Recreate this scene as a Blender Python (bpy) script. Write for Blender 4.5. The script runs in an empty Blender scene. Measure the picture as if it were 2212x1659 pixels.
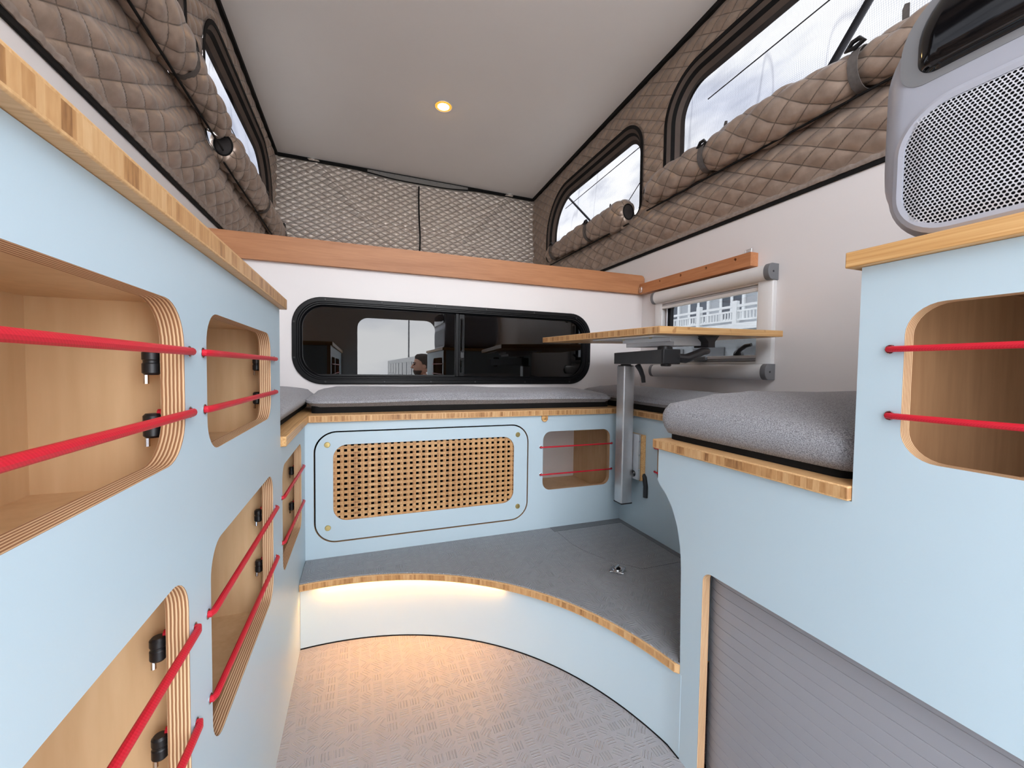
import bpy, bmesh, math, random
import numpy as np
from mathutils import Vector, Matrix
from mathutils.geometry import tessellate_polygon

random.seed(7)
rng = np.random.default_rng(7)
C = bpy.context.scene.collection
SC = bpy.context.scene
Z0 = 0.76                     # camper floor is z = 0; coordinates below are measured from the camera height

# ------------------------------------------------------------------ camera
F_PX, YAW, PITCH, ROLL = 885.54, math.radians(20.377), math.radians(-2.15), math.radians(0.752)
cd = bpy.data.cameras.new('camera'); cam = bpy.data.objects.new('camera', cd); C.objects.link(cam)
cd.sensor_fit = 'HORIZONTAL'; cd.sensor_width = 36.0; cd.lens = F_PX / 2212 * 36.0
cd.clip_start = 0.02; cd.clip_end = 400
_f = Vector((math.sin(YAW) * math.cos(PITCH), math.cos(YAW) * math.cos(PITCH), math.sin(PITCH)))
_r = Vector((math.cos(YAW), -math.sin(YAW), 0)); _u = _r.cross(_f)
_r2 = math.cos(ROLL) * _r + math.sin(ROLL) * _u; _u2 = -math.sin(ROLL) * _r + math.cos(ROLL) * _u
M = Matrix.Identity(4)
for i in range(3):
    M[i][0], M[i][1], M[i][2] = _r2[i], _u2[i], -_f[i]
M[2][3] = Z0
cam.matrix_world = M
SC.camera = cam

# ------------------------------------------------------------------ sky, exposure
SKY = 6.0
w = bpy.data.worlds.new('sky'); SC.world = w; w.use_nodes = True
nt = w.node_tree; nt.nodes.clear()
wo = nt.nodes.new('ShaderNodeOutputWorld'); bg = nt.nodes.new('ShaderNodeBackground')
tc = nt.nodes.new('ShaderNodeTexCoord'); mp = nt.nodes.new('ShaderNodeMapping'); mp.inputs['Scale'].default_value = (1.5, 1.5, 5)
ns = nt.nodes.new('ShaderNodeTexNoise'); ns.inputs['Scale'].default_value = 2.2; ns.inputs['Detail'].default_value = 6
rp = nt.nodes.new('ShaderNodeValToRGB')
rp.color_ramp.elements[0].position = 0.35; rp.color_ramp.elements[0].color = (0.62, 0.66, 0.76, 1)
rp.color_ramp.elements[1].position = 0.62; rp.color_ramp.elements[1].color = (0.97, 0.985, 1.0, 1)
nt.links.new(tc.outputs['Generated'], mp.inputs['Vector']); nt.links.new(mp.outputs[0], ns.inputs['Vector'])
nt.links.new(ns.outputs['Fac'], rp.inputs['Fac']); nt.links.new(rp.outputs[0], bg.inputs['Color'])
bg.inputs['Strength'].default_value = SKY
nt.links.new(bg.outputs[0], wo.inputs[0])
vs = SC.view_settings
SC.display_settings.display_device = 'sRGB'
vs.view_transform = 'Standard'; vs.look = 'None'; vs.exposure = 0.9; vs.gamma = 1.0; vs.use_curve_mapping = False
SC.cycles.max_bounces = 12; SC.cycles.diffuse_bounces = 8; SC.cycles.glossy_bounces = 5
SC.cycles.transparent_max_bounces = 16; SC.cycles.sample_clamp_indirect = 8.0
SC.cycles.use_denoising = True
SC.cycles.caustics_reflective = False; SC.cycles.caustics_refractive = False

# ------------------------------------------------------------------ helpers: materials
def S(r, g, b):
    f = lambda c: (c / 12.92 if c <= 0.04045 else ((c + 0.055) / 1.055) ** 2.4)
    return (f(r / 255), f(g / 255), f(b / 255), 1)

class NT:
    def __init__(s, name):
        s.m = bpy.data.materials.new(name); s.m.use_nodes = True
        s.t = s.m.node_tree; s.t.nodes.clear()
        s.out = s.n('ShaderNodeOutputMaterial')
    def n(s, t, **k):
        x = s.t.nodes.new(t)
        for a, b in k.items():
            if a.startswith('i_'):
                key = a[2:].replace('_', ' ')
                x.inputs[int(key) if key.isdigit() else key].default_value = b
            else:
                setattr(x, a, b)
        return x
    def l(s, a, b): s.t.links.new(a, b)
    def math(s, op, a, b=None, c=None):
        x = s.n('ShaderNodeMath', operation=op)
        for i, v in enumerate((a, b, c)):
            if v is None: continue
            if isinstance(v, (int, float)): x.inputs[i].default_value = v
            else: s.l(v, x.inputs[i])
        return x.outputs[0]
    def ramp(s, fac, stops, interp='LINEAR'):
        x = s.n('ShaderNodeValToRGB'); x.color_ramp.interpolation = interp
        e = x.color_ramp.elements
        while len(e) < len(stops): e.new(0.5)
        for q, (p, c) in zip(e, stops): q.position = p; q.color = c
        s.l(fac, x.inputs['Fac']); return x.outputs['Color']
    def mix(s, fac, a, b, blend='MIX'):
        x = s.n('ShaderNodeMix', data_type='RGBA', blend_type=blend)
        for v, k in ((fac, 0), (a, 6), (b, 7)):
            if isinstance(v, (int, float)): x.inputs[k].default_value = v
            elif isinstance(v, tuple): x.inputs[k].default_value = v
            else: s.l(v, x.inputs[k])
        return x.outputs[2]
    def obj(s):
        x = s.n('ShaderNodeTexCoord'); return x.outputs['Object']
    def gen(s):
        x = s.n('ShaderNodeTexCoord'); return x.outputs['Generated']
    def sep(s, v):
        x = s.n('ShaderNodeSeparateXYZ'); s.l(v, x.inputs[0]); return x.outputs
    def noise(s, vec, scale, detail=2, mapscale=None, dims='3D'):
        if mapscale:
            m = s.n('ShaderNodeMapping'); m.inputs['Scale'].default_value = mapscale; s.l(vec, m.inputs[0]); vec = m.outputs[0]
        x = s.n('ShaderNodeTexNoise'); x.inputs['Scale'].default_value = scale; x.inputs['Detail'].default_value = detail
        s.l(vec, x.inputs['Vector']); return x.outputs['Fac']
    def bsdf(s, color=None, rough=0.5, metal=0.0, spec=0.5, bump=None, strength=0.3, dist=0.002, **k):
        p = s.n('ShaderNodeBsdfPrincipled')
        if isinstance(color, tuple): p.inputs['Base Color'].default_value = color
        elif color is not None: s.l(color, p.inputs['Base Color'])
        if isinstance(rough, (int, float)): p.inputs['Roughness'].default_value = rough
        else: s.l(rough, p.inputs['Roughness'])
        p.inputs['Metallic'].default_value = metal; p.inputs['Specular IOR Level'].default_value = spec
        for a, b in k.items(): p.inputs[a.replace('_', ' ')].default_value = b
        if bump is not None:
            b = s.n('ShaderNodeBump'); b.inputs['Strength'].default_value = strength; b.inputs['Distance'].default_value = dist
            s.l(bump, b.inputs['Height']); s.l(b.outputs[0], p.inputs['Normal'])
        s.l(p.outputs[0], s.out.inputs['Surface']); return p

def plain(name, col, rough=0.5, metal=0.0, spec=0.5, var=0.06, scale=8.0, bumpy=0.0, bscale=300, **k):
    t = NT(name); v = t.obj()
    n = t.noise(v, scale, 3)
    lo = tuple(c * (1 - var) for c in col[:3]) + (1,); hi = tuple(min(1, c * (1 + var)) for c in col[:3]) + (1,)
    c = t.ramp(n, [(0.3, lo), (0.7, hi)])
    b = t.noise(v, bscale, 2) if bumpy else None
    t.bsdf(c, rough, metal, spec, bump=b, strength=bumpy, dist=0.001, **k)
    return t.m

M_blue = plain('blue_laminate', S(183, 201, 210), 0.42, spec=0.35, var=0.02, scale=3, bumpy=0.02, bscale=900)
M_wall = plain('white_wall_panel', S(226, 221, 219), 0.45, spec=0.35, var=0.015, scale=2)
M_ceil = plain('ceiling_panel', S(236, 232, 229), 0.55, spec=0.25, var=0.015, scale=2)
M_black = plain('black_plastic', S(24, 24, 26), 0.4, var=0.1)
M_blackmat = plain('black_binding', S(20, 19, 19), 0.75, spec=0.2, var=0.15, scale=60, bumpy=0.15, bscale=700)
M_frame = plain('black_anodised', S(11, 11, 13), 0.32, spec=0.2, var=0.08)
M_alu = plain('brushed_aluminium', S(212, 213, 215), 0.42, metal=.85, var=0.04, scale=40)
M_alu_mat = plain('aluminium_plate', S(186, 188, 190), 0.45, metal=0.6, var=0.05, scale=30)
M_darkalu = plain('dark_anodised', S(82, 84, 86), 0.42, metal=0.5, var=0.06, scale=30)
M_chrome = plain('chrome', S(220, 221, 223), 0.12, metal=1.0, var=0.02)
M_brass = plain('brass', S(212, 190, 128), 0.28, metal=0.85, var=0.06, scale=60)
M_grey = plain('grey_plastic', S(108, 109, 112), 0.5, var=0.04)
M_whitepl = plain('pale_grey_plastic', S(214, 213, 212), 0.32, var=0.02)
M_tamb = plain('grey_tambour', S(150, 149, 154), 0.42, spec=0.4, var=0.03, scale=4)
M_silver = plain('silver_plastic', S(180, 183, 194), 0.36, metal=0.25, var=0.02, scale=20)
M_gloss = plain('black_gloss', S(10, 10, 13), 0.06, spec=0.6, var=0.1)
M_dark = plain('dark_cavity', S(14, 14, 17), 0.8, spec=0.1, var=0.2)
M_strap = plain('grey_webbing', S(98, 93, 90), 0.75, spec=0.2, var=0.15, scale=90, bumpy=0.3, bscale=900)
M_bandbrown = plain('brown_band', S(90, 78, 71), 0.6, spec=0.3, var=0.12, scale=14, bumpy=0.2, bscale=120)
M_hemdark = plain('dark_hem', S(52, 48, 47), 0.65, spec=0.25, var=0.2, scale=30, bumpy=0.3, bscale=200)
M_eyelet = plain('eyelet_ply', S(205, 190, 165), 0.5)
M_white = plain('white_paint', S(226, 228, 228), 0.5, var=0.02)
M_asphalt = plain('asphalt', S(188, 186, 182), 0.9, spec=0.1, var=0.12, scale=3, bumpy=0.3)

def wood(name, c0, c1, axis, rough=0.45, scale=9.0, stretch=14.0, fine=0.35):
    t = NT(name); v = t.obj()
    ms = [stretch] * 3; ms['xyz'.index(axis)] = 1.0
    n1 = t.noise(v, scale * 0.35, 4, tuple(ms)); n2 = t.noise(v, scale * 2.2, 3, tuple(ms))
    f = t.math('ADD', t.math('MULTIPLY', n1, 1 - fine), t.math('MULTIPLY', n2, fine))
    c = t.ramp(f, [(0.34, c0), (0.66, c1)])
    t.bsdf(c, rough, spec=0.3, bump=n2, strength=0.06, dist=0.001); return t.m
M_birch = wood('birch_ply', S(194, 159, 118), S(212, 180, 140), 'z', scale=5, stretch=8)
M_birch2 = wood('brown_ply', S(146, 108, 76), S(172, 134, 98), 'z', scale=5, stretch=8)
M_beam = wood('beech_rail', S(162, 108, 72), S(186, 132, 92), 'x', scale=6)
M_beamy = wood('beech_ledger', S(172, 112, 72), S(200, 140, 98), 'y', scale=6)

def ply(name, axis, pitch=0.0029, face=0.0):
    """cut plywood edge: alternating light and brown plies across the thickness"""
    t = NT(name); v = t.obj(); s = t.sep(v)['XYZ'.index(axis.upper())]
    k = t.math('FRACT', t.math('DIVIDE', s, pitch))
    n = t.noise(v, 60, 3)
    n2 = t.noise(v, 9, 2)
    k2 = t.math('ADD', k, t.math('MULTIPLY', t.math('SUBTRACT', n, 0.5), 0.25))
    c = t.ramp(k2, [(0.0, S(150, 108, 76)), (0.42, S(172, 128, 92)), (0.52, S(236, 208, 166)), (0.86, S(240, 214, 174)), (0.97, S(150, 106, 74))])
    c = t.mix(t.math('MULTIPLY', n2, 0.45), c, S(150, 104, 72), 'MULTIPLY')
    t.bsdf(c, 0.55, spec=0.25); return t.m
M_plyx = ply('ply_edge_x', 'x'); M_plyy = ply('ply_edge_y', 'y')

def bamboo(name, axis, w=0.009, arc=None, grain=None):
    """three-ply bamboo board: block pattern on the cut edge between two thin faces, long grain on top and bottom"""
    t = NT(name); v = t.obj(); g = t.gen(); sx = t.sep(v); gz = t.sep(g)[2]
    if arc:
        dx = t.math('SUBTRACT', sx[0], arc[0]); dy = t.math('SUBTRACT', sx[1], arc[1])
        s = t.math('MULTIPLY', t.math('ARCTAN2', dy, dx), arc[2])
    else:
        s = sx['xyz'.index(axis)]
    def blocks(width):
        f = t.math('FLOOR', t.math('DIVIDE', s, width))
        wn = t.n('ShaderNodeTexWhiteNoise', noise_dimensions='1D'); t.l(f, wn.inputs['W']); return wn.outputs['Value']
    a = blocks(w); b = blocks(w * 2.7); fine = t.noise(v, 300, 3, (1, 1, .18))
    k = t.math('ADD', t.math('ADD', t.math('MULTIPLY', a, 0.36), t.math('MULTIPLY', b, 0.30)), t.math('MULTIPLY', fine, 0.44))
    core = t.ramp(k, [(0.16, S(122, 82, 50)), (0.38, S(172, 126, 80)), (0.60, S(194, 150, 102)), (0.92, S(212, 174, 128))])
    ga = 'y' if axis == 'x' else 'x'
    if grain: ga = grain
    ms = [26, 26, 26]; ms['xyz'.index(ga)] = 1.2
    lg = t.ramp(t.noise(v, 14, 3, tuple(ms)), [(0.3, S(190, 146, 98)), (0.7, S(212, 172, 124))])
    edge = t.math('GREATER_THAN', t.math('ABSOLUTE', t.math('SUBTRACT', gz, 0.5)), 0.37)
    c = t.mix(edge, core, lg)
    t.bsdf(c, 0.42, spec=0.35, bump=fine, strength=0.05, dist=0.001); return t.m
def bamboo_long(name, axis):
    """long-grain bamboo edge: fine lines along the board with dark nodes"""
    t = NT(name); v = t.obj(); ms = [60, 60, 60]; ms['xyz'.index(axis)] = 1.0
    n = t.noise(v, 5, 3, tuple(ms)); nd = t.noise(v, 30, 1)
    c = t.ramp(n, [(0.3, S(190, 140, 84)), (0.5, S(208, 162, 106)), (0.7, S(224, 184, 130))])
    c = t.mix(t.ramp(nd, [(0.68, (0, 0, 0, 1)), (0.74, (0.6, 0.6, 0.6, 1))]), c, S(150, 96, 44))
    t.bsdf(c, 0.42, spec=0.35); return t.m
M_bamY = bamboo('bamboo_edge_y', 'y', 0.0085); M_bamX = bamboo('bamboo_edge_x', 'x', 0.0048)
M_bamL = bamboo_long('bamboo_long_y', 'y'); M_bamLx = bamboo_long('bamboo_long_x', 'x')

def vinyl(name, base, hi):
    """grey checker-plate vinyl: groups of short raised bars whose direction changes from cell to cell"""
    t = NT(name); v = t.obj()
    sc = t.n('ShaderNodeVectorMath', operation='SCALE'); t.l(v, sc.inputs[0]); sc.inputs['Scale'].default_value = 1 / 0.026
    fl = t.n('ShaderNodeVectorMath', operation='FLOOR'); t.l(sc.outputs[0], fl.inputs[0])
    fr = t.n('ShaderNodeVectorMath', operation='FRACTION'); t.l(sc.outputs[0], fr.inputs[0])
    cn = t.n('ShaderNodeVectorMath', operation='SUBTRACT'); t.l(fr.outputs[0], cn.inputs[0]); cn.inputs[1].default_value = (0.5, 0.5, 0)
    fs = t.sep(fl.outputs[0])
    wn = t.n('ShaderNodeTexWhiteNoise', noise_dimensions='2D')
    cmb = t.n('ShaderNodeCombineXYZ'); t.l(fs[0], cmb.inputs[0]); t.l(fs[1], cmb.inputs[1]); t.l(cmb.outputs[0], wn.inputs['Vector'])
    ang = t.math('MULTIPLY', t.math('FLOOR', t.math('MULTIPLY', wn.outputs['Value'], 4)), math.pi / 4)
    vr = t.n('ShaderNodeVectorRotate', rotation_type='Z_AXIS'); t.l(cn.outputs[0], vr.inputs['Vector']); t.l(ang, vr.inputs['Angle'])
    q = t.sep(vr.outputs[0])
    bars = t.math('SINE', t.math('MULTIPLY', q[0], 2 * math.pi * 4.2))
    mx = t.math('LESS_THAN', t.math('ABSOLUTE', q[0]), 0.42); my = t.math('LESS_THAN', t.math('ABSOLUTE', q[1]), 0.36)
    h = t.math('MULTIPLY', t.math('MAXIMUM', t.math('MULTIPLY', t.math('SUBTRACT', bars, 0.25), 1.6), 0), t.math('MULTIPLY', mx, my))
    h = t.math('MINIMUM', h, 1.0)
    sp = t.noise(v, 900, 2); big = t.noise(v, 12, 2)
    c = t.mix(t.math('MULTIPLY', h, 0.5), base, hi)  # raised bars lightened: their glints are painted into the colour
    c = t.mix(t.math('MULTIPLY', sp, 0.35), c, S(70, 72, 76))
    t.bsdf(c, 0.42, spec=0.4, bump=t.math('ADD', h, t.math('MULTIPLY', sp, 0.12)), strength=1.0, dist=0.002); return t.m
M_vinyl = vinyl('floor_vinyl', S(166, 164, 167), S(204, 202, 204))
M_vinyl2 = vinyl('deck_vinyl', S(146, 149, 153), S(194, 196, 200))
M_vinylflat = plain('deck_vinyl_border', S(104, 107, 111), 0.5, var=0.08, scale=200)

def quiltmat(name, c0, c1, rough, metal, lw=1.0):
    t = NT(name); v = t.obj()
    n = t.noise(v, 26, 4); f = t.noise(v, 700, 2); wr = t.noise(v, 60, 5)
    c = t.ramp(n, [(0.3, c0), (0.7, c1)])
    at = t.n('ShaderNodeAttribute', attribute_name='quilting'); qs = t.sep(at.outputs['Vector'])
    su = t.math('ABSOLUTE', t.math('SINE', t.math('MULTIPLY', qs[0], math.pi))); sv = t.math('ABSOLUTE', t.math('SINE', t.math('MULTIPLY', qs[1], math.pi)))
    ln = t.ramp(t.math('MINIMUM', su, sv), [(0.05 * lw, (1, 1, 1, 1)), (0.12 * lw, (0, 0, 0, 1))])
    c = t.mix(t.math('MULTIPLY', ln, t.math('MULTIPLY', qs[2], .8)), c, tuple(q * .35 for q in c0[:3]) + (1,))
    pad = t.math('MULTIPLY', t.math('POWER', t.math('MULTIPLY', su, sv), .45), qs[2])
    t.bsdf(c, rough, metal=metal, spec=0.5, bump=t.math('ADD', t.math('ADD', t.math('MULTIPLY', pad, 1.6), t.math('MULTIPLY', wr, .8)), t.math('MULTIPLY', f, 0.15)), strength=0.5, dist=0.0028,
           Sheen_Weight=0.15); return t.m
M_quilt = quiltmat('bronze_quilt', S(146, 127, 113), S(172, 152, 136), 0.34, 0.35)
M_quiltf = quiltmat('silver_quilt', S(196, 186, 177), S(216, 205, 195), 0.38, 0.35, 2.1)

def fabric(name, a, b):
    t = NT(name); v = t.obj()
    n = t.noise(v, 620, 2); n2 = t.noise(v, 30, 4)
    c = t.ramp(n, [(0.36, a), (0.64, b)])
    c = t.mix(t.math('MULTIPLY', n2, 0.3), c, S(160, 160, 164))
    t.bsdf(c, 0.85, spec=0.15, bump=n, strength=0.5, dist=0.0012, Sheen_Weight=0.2); return t.m
M_fab = fabric('grey_weave', S(104, 104, 108), S(172, 172, 177))

def red_cord():
    t = NT('red_cord'); v = t.obj(); n = t.noise(v, 1500, 2)
    wv = t.n('ShaderNodeTexWave', wave_type='BANDS', bands_direction='DIAGONAL'); t.l(v, wv.inputs['Vector']); wv.inputs['Scale'].default_value = 260
    c = t.mix(wv.outputs['Fac'], S(188, 24, 42), S(200, 34, 52))
    t.bsdf(c, 0.42, spec=0.35, bump=n, strength=0.15, dist=0.0004); return t.m
M_red = red_cord()

def emit(name, col, st):
    t = NT(name); e = t.n('ShaderNodeEmission'); e.inputs['Color'].default_value = col; e.inputs['Strength'].default_value = st
    t.l(e.outputs[0], t.out.inputs['Surface']); return t.m
M_led = emit('warm_led', (1.0, 0.44, 0.09, 1), 98.0)
M_bulb = emit('warm_bulb', (1.0, 0.62, 0.24, 1), 60.0)
M_amber = emit('amber_glow', (1.0, 0.42, 0.06, 1), 0.75)

def tinted(name, trans, refl, rough=0.0):
    t = NT(name)
    g = t.n('ShaderNodeBsdfGlossy'); g.inputs['Color'].default_value = (1, 1, 1, 1); g.inputs['Roughness'].default_value = rough
    tr = t.n('ShaderNodeBsdfTransparent'); tr.inputs['Color'].default_value = trans
    mx = t.n('ShaderNodeMixShader'); mx.inputs[0].default_value = refl
    t.l(tr.outputs[0], mx.inputs[1]); t.l(g.outputs[0], mx.inputs[2]); t.l(mx.outputs[0], t.out.inputs['Surface']); return t.m
M_glassdark = tinted('privacy_glass', (0.12, 0.12, 0.125, 1), 0.052)
M_glasstint = tinted('tinted_acrylic', (0.36, 0.365, 0.37, 1), 0.03)

def screen():
    """insect mesh behind clear film: fine dark threads, thin wrinkle lines, the rest open to the sky"""
    t = NT('window_screen'); v = t.obj(); s = t.sep(v)
    wz = t.noise(v, 5, 2)
    zz = t.math('ADD', s[2], t.math('MULTIPLY', wz, 0.03))
    l1 = t.math('ABSOLUTE', t.math('SINE', t.math('MULTIPLY', zz, math.pi / 0.0060)))
    yy = t.math('ADD', s[1], t.math('MULTIPLY', wz, 0.03))
    l2 = t.math('ABSOLUTE', t.math('SINE', t.math('MULTIPLY', yy, math.pi / 0.0052)))
    thr = t.math('MINIMUM', l1, l2)
    base = t.ramp(thr, [(0.0, (0.048, 0.049, 0.053, 1)), (0.42, (0.118, 0.118, 0.121, 1))])
    wr = t.noise(v, 2.2, 3, (1, 1.0, 0.28))
    wl = t.math('ABSOLUTE', t.math('SUBTRACT', wr, 0.5))
    wc = t.ramp(wl, [(0.0, (0.72, 0.72, 0.74, 1)), (0.008, (1, 1, 1, 1))])
    bd = t.noise(v, 5, 3, (1, .55, 1.5)); sh = t.ramp(bd, [(0.45, (1, 1, 1, 1)), (0.62, (0.72, 0.73, 0.76, 1))])
    col = t.mix(1.0, t.mix(1.0, base, sh, 'MULTIPLY'), wc, 'MULTIPLY')
    tr = t.n('ShaderNodeBsdfTransparent'); t.l(col, tr.inputs['Color'])
    df = t.n('ShaderNodeBsdfDiffuse'); df.inputs['Color'].default_value = S(150, 150, 155)
    mx = t.n('ShaderNodeMixShader'); mx.inputs[0].default_value = 0.06
    t.l(tr.outputs[0], mx.inputs[1]); t.l(df.outputs[0], mx.inputs[2]); t.l(mx.outputs[0], t.out.inputs['Surface']); return t.m
M_screen = screen()

# ------------------------------------------------------------------ helpers: geometry
class MB:
    def __init__(s): s.v = []; s.f = []; s.mi = []
    def add(s, vs, fs, mi=0):
        b = len(s.v); s.v += [tuple(p) for p in vs]
        for f in fs: s.f.append([b + i for i in f]); s.mi.append(mi)
        return s
    def box(s, x0, x1, y0, y1, z0, z1, mi=0):
        vs = [(x, y, z) for x in (x0, x1) for y in (y0, y1) for z in (z0, z1)]
        return s.add(vs, [(0, 1, 3, 2), (4, 6, 7, 5), (0, 4, 5, 1), (2, 3, 7, 6), (0, 2, 6, 4), (1, 5, 7, 3)], mi)
    def obox(s, c, ax, ay, az, mi=0):
        c = Vector(c); ax = Vector(ax); ay = Vector(ay); az = Vector(az)
        vs = [c + a * ax + b * ay + d * az for a in (-1, 1) for b in (-1, 1) for d in (-1, 1)]
        return s.add(vs, [(0, 1, 3, 2), (4, 6, 7, 5), (0, 4, 5, 1), (2, 3, 7, 6), (0, 2, 6, 4), (1, 5, 7, 3)], mi)
    def loft(s, rings, closed=True, caps=(True, True), mi=0):
        n = len(rings[0]); vs = [p for r in rings for p in r]; fs = []
        for k in range(len(rings) - 1):
            for i in range(n if closed else n - 1):
                j = (i + 1) % n
                fs.append((k * n + i, k * n + j, (k + 1) * n + j, (k + 1) * n + i))
        if caps[0]: fs.append(tuple(range(n))[::-1])
        if caps[1]: fs.append(tuple((len(rings) - 1) * n + i for i in range(n)))
        return s.add(vs, fs, mi)
    def cyl(s, p0, p1, r, n=20, r1=None, mi=0):
        p0 = Vector(p0); p1 = Vector(p1); return s.tube([p0, p1], [r, r if r1 is None else r1], n, mi)
    def tube(s, pts, r, n=10, mi=0, closed=False):
        pts = [Vector(p) for p in pts]; m = len(pts); rr = r if isinstance(r, (list, tuple)) else [r] * m
        d0 = (pts[1] - pts[0]).normalized(); up = Vector((0, 0, 1)) if abs(d0.z) < 0.9 else Vector((1, 0, 0))
        a = d0.cross(up).normalized(); rings = []
        for i, p in enumerate(pts):
            if closed: d = (pts[(i + 1) % m] - pts[i - 1]).normalized()
            else: d = (pts[min(i + 1, m - 1)] - pts[max(i - 1, 0)]).normalized()
            a = (a - d * a.dot(d)).normalized(); b = d.cross(a)
            rings.append([p + rr[i] * (math.cos(2 * math.pi * k / n) * a + math.sin(2 * math.pi * k / n) * b) for k in range(n)])
        if closed: rings.append(rings[0]); return s.loft(rings, True, (False, False), mi)
        return s.loft(rings, True, (True, True), mi)
    def lathe(s, base, prof, axis='z', n=28, mi=0):
        rings = []
        for r, h in prof:
            ring = []
            for k in range(n):
                a = 2 * math.pi * k / n; u, v = r * math.cos(a), r * math.sin(a)
                p = {'z': (u, v, h), 'y': (v, h, u), 'x': (h, u, v)}[axis]
                ring.append((base[0] + p[0], base[1] + p[1], base[2] + p[2]))
            rings.append(ring)
        return s.loft(rings, True, (True, True), mi)
    def prism(s, outer, axis, a, b, holes=(), mf=0, me=0, mh=None, mb=None):
        """flat board: 2D outline with holes, from a to b along axis; face, outer-edge and hole-edge material slots"""
        P = {'x': lambda u, v, d: (d, u, v), 'y': lambda u, v, d: (u, d, v), 'z': lambda u, v, d: (u, v, d)}[axis]
        loops = [list(outer)] + [list(h) for h in holes]
        tri = tessellate_polygon([[Vector((p[0], p[1], 0)) for p in l] for l in loops])
        flat = [p for l in loops for p in l]; n = len(flat)
        vs = [P(p[0], p[1], a) for p in flat] + [P(p[0], p[1], b) for p in flat]
        s.add(vs, [tuple(t) for t in tri], mf); base = len(s.v) - len(vs)
        for t in tri: s.f.append([base + n + i for i in t][::-1]); s.mi.append(mf if mb is None else mb)
        o = 0
        for li, l in enumerate(loops):
            for i in range(len(l)):
                j = (i + 1) % len(l)
                s.f.append([base + o + i, base + o + j, base + n + o + j, base + n + o + i]); s.mi.append(me if li == 0 or mh is None else mh)
            o += len(l)
        return s

def obj(name, mb, mats, parent=None, smooth=30, bevel=0.0, seg=2, base=None, keep=False):
    """link an MB as one mesh object; vertices are given in scene coordinates and stored about the thing's base"""
    o0 = Vector(base) if base else (Vector(parent['_b']) if parent is not None and '_b' in parent else Vector((0, 0, 0)))
    if isinstance(mb, tuple): vs, fs, mi = mb
    else: vs, fs, mi = mb.v, mb.f, mb.mi
    me = bpy.data.meshes.new(name)
    if isinstance(vs, np.ndarray): vs = (vs - np.array(o0)).tolist() if not keep else vs.tolist()
    elif not keep: vs = [(p[0] - o0.x, p[1] - o0.y, p[2] - o0.z) for p in vs]
    me.from_pydata(vs, [], fs); me.validate()
    mats = mats if isinstance(mats, (list, tuple)) else [mats]
    for m in mats: me.materials.append(m)
    if mi is not None and len(mats) > 1 and len(mi) == len(me.polygons): me.polygons.foreach_set('material_index', mi)
    bm = bmesh.new(); bm.from_mesh(me); bmesh.ops.recalc_face_normals(bm, faces=bm.faces); bm.to_mesh(me); bm.free()
    if smooth:
        me.polygons.foreach_set('use_smooth', [True] * len(me.polygons)); me.set_sharp_from_angle(angle=math.radians(smooth))
    o = bpy.data.objects.new(name, me); C.objects.link(o)
    if parent is not None: o.parent = parent
    elif base: o.location = o0
    o['_b'] = tuple(o0)
    if bevel:
        b = o.modifiers.new('bevel', 'BEVEL'); b.width = bevel; b.segments = seg; b.limit_method = 'ANGLE'; b.angle_limit = math.radians(40)
        b.harden_normals = False
    return o

def thing(name, label, cat, loc, group=None):
    o = bpy.data.objects.new(name, None); C.objects.link(o); o.location = loc; o['_b'] = tuple(loc)
    o.empty_display_size = 0.05
    o['label'] = label; o['category'] = cat
    if group: o['group'] = group
    return o
def tag(o, label, cat, group=None):
    o['label'] = label; o['category'] = cat
    if group: o['group'] = group
    return o
def struct(o): o['kind'] = 'structure'; return o
def stuff(o): o['kind'] = 'stuff'; return o

def rrect(u0, u1, v0, v1, r, n=8):
    """rounded rectangle; r is one radius or four (lower-left, lower-right, upper-right, upper-left)"""
    r = (r,) * 4 if isinstance(r, (int, float)) else r; out = []
    for (cu, cv, a0, q) in ((u0 + r[0], v0 + r[0], math.pi, r[0]), (u1 - r[1], v0 + r[1], 1.5 * math.pi, r[1]),
                            (u1 - r[2], v1 - r[2], 0, r[2]), (u0 + r[3], v1 - r[3], 0.5 * math.pi, r[3])):
        for k in range(n + 1):
            a = a0 + 0.5 * math.pi * k / n; out.append((cu + q * math.cos(a), cv + q * math.sin(a)))
    return out
def circle(cu, cv, r, n=14): return [(cu + r * math.cos(2 * math.pi * k / n), cv + r * math.sin(2 * math.pi * k / n)) for k in range(n)]

# ------------------------------------------------------------------ the shell
XL, XR, YF, YB, YT = -0.51, 1.30, 1.68, -0.45, 3.06
ZF, ZSL, ZSR = -0.76, 0.525, 0.56           # floor, wall tops left and right
def roofz(x, y):
    k = (x - XL) / (XR - XL)
    zl = 1.372 + (3.07 - y) * 0.009; zr = 1.350 + (3.07 - y) * 0.0385
    return zl * (1 - k) + zr * k

def side_outline(zt): return [(YB - .02, ZF), (YF + .02, ZF), (YF + .02, 0.35), (YT + .02, 0.35), (YT + .02, zt), (YB - .02, zt)]
struct(obj('wall_left', MB().prism(side_outline(ZSL), 'x', XL - .02, XL), M_wall))
BW = (1.035, 1.515, 0.035, 0.315)            # clear opening of the side window
struct(obj('wall_right', MB().prism(side_outline(ZSR), 'x', XR, XR + .02, [rrect(*BW, 0.03)]), M_wall))
FW = (-0.205, 0.985, -0.045, 0.235)
struct(obj('wall_front', MB().prism([(XL, ZF), (XR, ZF), (XR, 0.455), (XL, 0.455)], 'y', YF, YF + .02, [rrect(*FW, 0.09)]), M_wall))
struct(obj('wall_rear', MB().prism([(XL - .02, ZF), (XR + .02, ZF), (XR + .02, 0.56), (XL - .02, 0.56)], 'y', YB - .04, YB - .02,
                                   [rrect(-0.02, 0.66, ZF + .004, 0.43, (0.01, 0.01, 0.09, 0.09))]), M_wall))
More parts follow.
